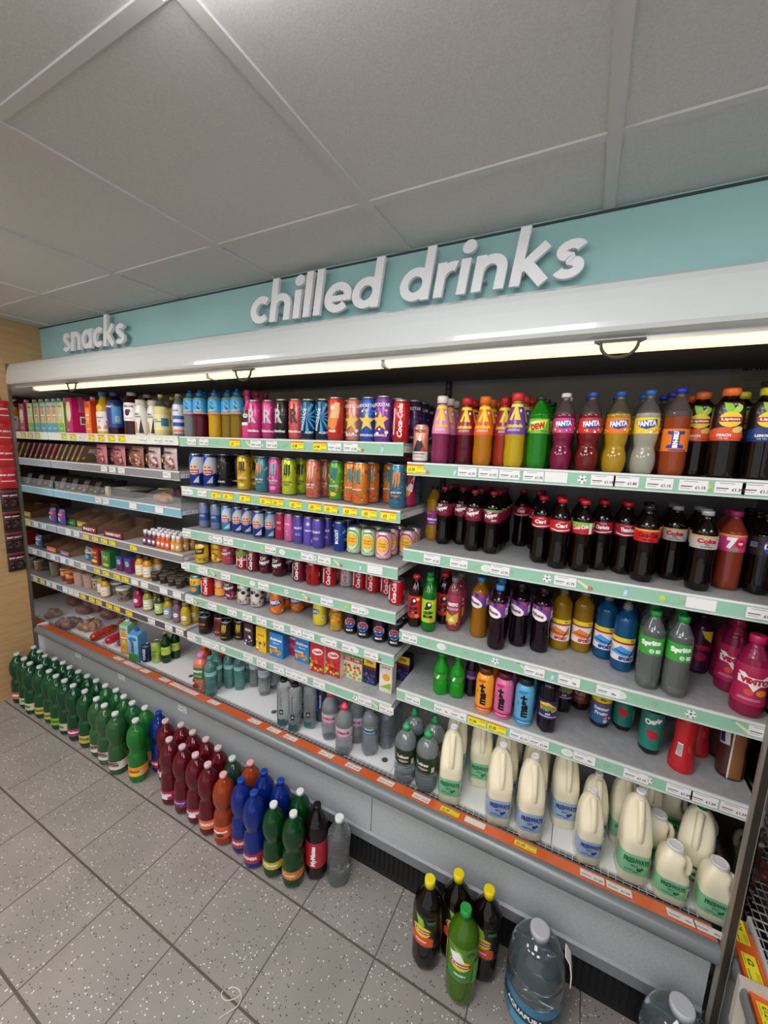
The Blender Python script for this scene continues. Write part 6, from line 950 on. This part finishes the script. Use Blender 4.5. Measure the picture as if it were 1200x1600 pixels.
# ------------------------------------------------------------------ the sign lettering
def ribbon(pts, w, closed=False):
    P = [Vector(p) for p in pts]; n = len(P); L1 = []; R1 = []
    for i, p in enumerate(P):
        a = P[(i - 1) % n] if closed or i > 0 else p; b = P[(i + 1) % n] if closed or i < n - 1 else p; d = (b - a).normalized(); nn = Vector((-d.y, d.x))
        L1.append(p + nn * w / 2); R1.append(p - nn * w / 2)
    return L1, R1, closed
def arc(cx, cy, rx, ry, a0, a1, n=26): return [(cx + rx * math.cos(math.radians(a0 + (a1 - a0) * i / n)), cy + ry * math.sin(math.radians(a0 + (a1 - a0) * i / n))) for i in range(n + 1)]
SW = .262
def glyph(ch):
    """strokes on a unit x-height; returns (strokes, advance)"""
    w = SW; r = .5 - w / 2; S = []
    if ch == 'c': S = [ribbon(arc(.46, .5, r * .98, r, 48, 312), w)]; adv = .86
    elif ch == 'e': S = [ribbon(arc(.5, .5, r, r, 0, 318), w), ribbon([(.16, .47), (.98, .47)], .2)]; adv = 1.04
    elif ch in 'ad': S = [ribbon(arc(.47, .5, r * .96, r, 0, 360)[:-1], w, True), ribbon([(.82, 0), (.82, 1.0 if ch == 'a' else 1.55)], w)]; adv = 1.08
    elif ch == 'h' or ch == 'n': S = [ribbon([(.15, 0), (.15, 1.0 if ch == 'n' else 1.55)], w), ribbon(arc(.46, .56, .30, .30, 170, 0, 14) + [(.76, 0)], w)]; adv = 1.02
    elif ch == 'i': S = [ribbon([(.15, 0), (.15, 1.0)], w), 'dot']; adv = .42
    elif ch == 'l': S = [ribbon([(.15, 0), (.15, 1.55)], w)]; adv = .42
    elif ch == 'r': S = [ribbon([(.15, 0), (.15, 1.0)], w), ribbon(arc(.47, .52, .32, .34, 175, 70, 12), w)]; adv = .68
    elif ch == 'k': S = [ribbon([(.15, 0), (.15, 1.55)], w), ribbon([(.22, .44), (.78, 1.0)], w * .98), ribbon([(.36, .56), (.86, 0.0)], w * 1.05)]; adv = 1.0
    elif ch == 's': S = [ribbon(arc(.38, .72, .23, .155, 20, 265, 16) + arc(.38, .285, .24, .165, 82, -160, 16), .235)]; adv = .80
    return S, adv
def letter_mesh(ch, k, depth=.014, shear=.13, sq=1.0):
    S, adv = glyph(ch); m = MB(); mt = mat('#f2f2f2', .45)
    def P(v, y): return ((v[0] + v[1] * shear) * k * sq, y, v[1] * k)
    for q, st in enumerate(S):
        if st == 'dot':
            c = [(.17 + .19 * math.cos(6.2832 * i / 24), 1.32 + .19 * math.sin(6.2832 * i / 24)) for i in range(24)]
            m.add([P(v, 0) for v in c] + [P(v, depth) for v in c], [tuple(range(24))] + [(i, 24 + i, 24 + (i + 1) % 24, (i + 1) % 24) for i in range(24)], mt); continue
        L1, R1, cl = st; n = len(L1); o = q * .00015; vs = [P(v, -o) for v in L1] + [P(v, -o) for v in R1] + [P(v, depth) for v in L1] + [P(v, depth) for v in R1]; fs = []
        for i in range(n if cl else n - 1):
            j = (i + 1) % n; fs += [(i, j, n + j, n + i), (i, 2 * n + i, 2 * n + j, j), (n + i, n + j, 3 * n + j, 3 * n + i)]
        if not cl: fs += [(0, n, 3 * n, 2 * n), (n - 1, 3 * n - 1, 4 * n - 1, 2 * n - 1)]
        m.add(vs, fs, mt)
    return m, adv * k * sq
for word, x0, x1 in (('snacks', .815, 1.435), ('chilled', 2.30, 2.925), ('drinks', 2.978, 3.553)):
    k = .1015; tot = sum(glyph(c)[1] for c in word); sq = (x1 - x0 - .01) / (tot * k); zb = 2.152
    r = tag(empty('sign_lettering', (x0, -.066, zb)), 'raised white italic lettering reading %s on the teal band' % word, 'sign', 'raised words above the fridge'); x = 0
    for c in word:
        m, a = letter_mesh(c, k, sq=sq); o = m.build('letter', r, (x, 0, 0)); x += a
        # stand-off pins behind each letter
    m = MB(); px = 0
    for c in word:
        a = glyph(c)[1] * k * sq; m.box(px + a * .3, px + a * .3 + .008, .014, .041, .03, .038, mat('#9a9a9a', .4)); px += a
    m.build('stand_off', r)

# ------------------------------------------------------------------ small tags, rating plate, string, jerky, neighbour fridge
for i, (u, v, t) in enumerate(((122, 1024, '£1.29'), (190, 1058, '£1.29'), (285, 1108, '£1.29'))):
    P = at(u, v, 1, -.171); o = price_label(fridge, 'small', t, P.x - 2.3, -.1712, P.z); o.name = 'front_price_tag'
mb = MB(); P0 = at(1168, 590, 1, .438); P1 = at(1168, 640, 1, .438)
m = MB(); m.rbox(-.09, .09, -.001, 0, -.15, .12, .0004, mat('#8c8a84', .5)); m.box(-.09, .09, -.0015, 0, -.15, .12, mat('#8f8c86', .5))
decals(m, [TX('arneg', -20, 98, 14, '#2a2a2a', w=90), LN(0, 80, 140, 3, '#555', 8, 1.6), TX('0220119', 20, 50, 16, '#222', w=60), LN(0, 36, 130, 9, '#666', 12, 2)], lambda u, v, off: (u, -.0016 - off, v), .05); o = m.build('rating_plate', fridge, (at(1195, 600, 1, .438).x - 2.3, .438, at(1195, 600, 1, .438).z - .05))
S = [(348, 1548), (346, 1556), (352, 1563), (362, 1562), (372, 1558), (376, 1552), (374, 1546), (366, 1543), (357, 1545), (362, 1543), (373, 1547), (377, 1560), (371, 1572), (358, 1581), (347, 1588), (341, 1593)]
m = MB(); pts = []
for i in range(len(S) - 1):
    a, b, c, d = S[max(i - 1, 0)], S[i], S[i + 1], S[min(i + 2, len(S) - 1)]
    for j in range(4):
        t = j / 4; q = [.5 * (2 * b[k] + (c[k] - a[k]) * t + (2 * a[k] - 5 * b[k] + 4 * c[k] - d[k]) * t * t + (3 * b[k] - a[k] - 3 * c[k] + d[k]) * t ** 3) for k in (0, 1)]
        P = at(q[0], q[1], 2, .002); pts.append((P.x, P.y, .0022 + (.002 if 8 < i < 12 else 0)))
m.tube(pts, .0014, mat('#d8d2c8', .6), 6); tag(m.build('string'), 'loose white loop of string lying on the floor tiles', 'string')
# jerky strips on the wall
def hang(key, y, z, desc, tilt):
    K = KIND[key]; r = empty('jerky_bag', (WALLX + .014, y, z)); r.rotation_euler = (0, tilt, math.pi / 2)
    for nm, me, lb in K.parts: o = bpy.data.objects.new(nm, me); COL.objects.link(o); o.parent = r
    tag(r, desc, 'bag', 'jerky bags hanging on the wooden wall'); return r
for i, z in enumerate((1.735, 1.605, 1.475, 1.345)): hang('jerkyr', -.262, z, 'red jerky bag on wooden wall, %s from top' % ORD[i], 0)
for i, z in enumerate((1.215, 1.085, .955, .825)): hang('jerkyb', -.262, z, 'black jerky bag on wooden wall, %s black one from top' % ORD[i], 0)
r = empty('hanging_hook', (WALLX, -.262, 1.875)); m = MB(); m.tube([(0.001, 0, 0), (.03, 0, -.006), (.034, 0, .004)], .003, mat('#333333', .4, .6)); m.build('hook_arm', r); tag(r, 'black hook on the wooden wall holding jerky bags', 'hook')

# neighbour cabinet standing at right angles beyond the end post
nb = tag(empty('meat_cabinet', (4.5, -.4, 0)), 'neighbouring chilled meat cabinet at right angles beyond the end post', 'fridge')
def np_(m, name): return m.build(name, nb, (-4.5, .4, 0))
NX = 4.062; Y0, Y1 = -1.6, -.066
m = MB(); m.box(NX + .02, 5.0, Y0, Y1, .12, .30, greym); m.box(NX + .06, 5.0, Y0, Y1, 0, .12, mat('#1a1a1a', .6)); m.box(NX + .02, NX + .06, Y0, Y1, .30, .405, greym); np_(m, 'cabinet_body')
m = MB(); m.prism([(NX + .008 + .008 * math.cos(t), .405 + .02 * math.sin(t)) for t in [math.radians(d) for d in range(0, 360, 20)]], Y0, -.20, mat('#7b7f80', .33, .25), 'y', True); np_(m, 'bumper_rail')
m = MB(); m.prism([(NX + .016, .426), (NX + .016, .414), (NX + .064, .414), (NX + .064, .420)], Y0, -.11, orange, 'y'); np_(m, 'orange_ticket_strip')
m = MB(); m.prism([(NX + .065, .432), (NX + .065, .33), (NX + .073, .33), (NX + .073, .432)], Y0, Y1, mat('#c6c9c6', .3), 'y'); np_(m, 'inner_lip')
m = MB(); m.box(NX - .002, 4.9, -.262, -.245, .30, .438, mat('#cfc8bb', .4)); np_(m, 'divider_cap')
m = MB(); m.box(NX + .095, 4.95, Y0, .42, .30, .305, mat('#161616', .6))
for i in range(72): m.box(NX + .095, NX + .33, Y0 + .02 + i * .028, Y0 + .022 + i * .028, .35, .354, gm)
for i in range(14): m.box(NX + .095 + i * .018, NX + .0965 + i * .018, Y0, .42, .35, .354, gm)
np_(m, 'wire_mesh_base')
for z in (.78, 1.12, 1.45):
    m = MB(); m.box(NX + .16, 4.95, Y0, .42, z - .02, z, mat('#b9bcba', .4)); m.box(NX + .152, NX + .16, Y0, .42, z - .045, z + .001, mat('#8a3a34', .4)); np_(m, 'shelf')
m = MB(); m.box(4.95, 5.0, Y0, .42, .30, 1.95, inner); np_(m, 'back_panel')
for y, t in ((-.115, '£3.29'), (-.205, '£2'), (-.31, '£1.29'), (-.385, '£1.29')):
    o = price_label(nb, 'yellow', t, NX - 4.5 + .040, y + .4, .4245)
    o.rotation_euler = (-math.pi / 2, 0, -math.pi / 2)
lump('mp', 'clear tray of red minced meat', 160, 120, 40, ['#7a1c20', '#94302c', '#6a1418'], 9, 'meat_tray', 'meat pack', '#d8d8d4', n=9)
for i, (x, y, z) in enumerate([(4.26, .02, .3555), (4.25, -.158, .3555), (4.25, -.37, .3555), (4.27, .17, .3555), (4.42, .0, .3555), (4.33, -.14, .782), (4.33, .06, .782)]):
    spawn(dict(k='mp', x=x, y=y, z=z, rz=math.pi / 2, s='N1', label='clear tray of red meat in the neighbouring cabinet, %s' % ('%s along its wire base' % ORD[i] if i < 5 else '%s on its shelf' % ORD[i - 5]), group='meat trays in the neighbouring cabinet'))
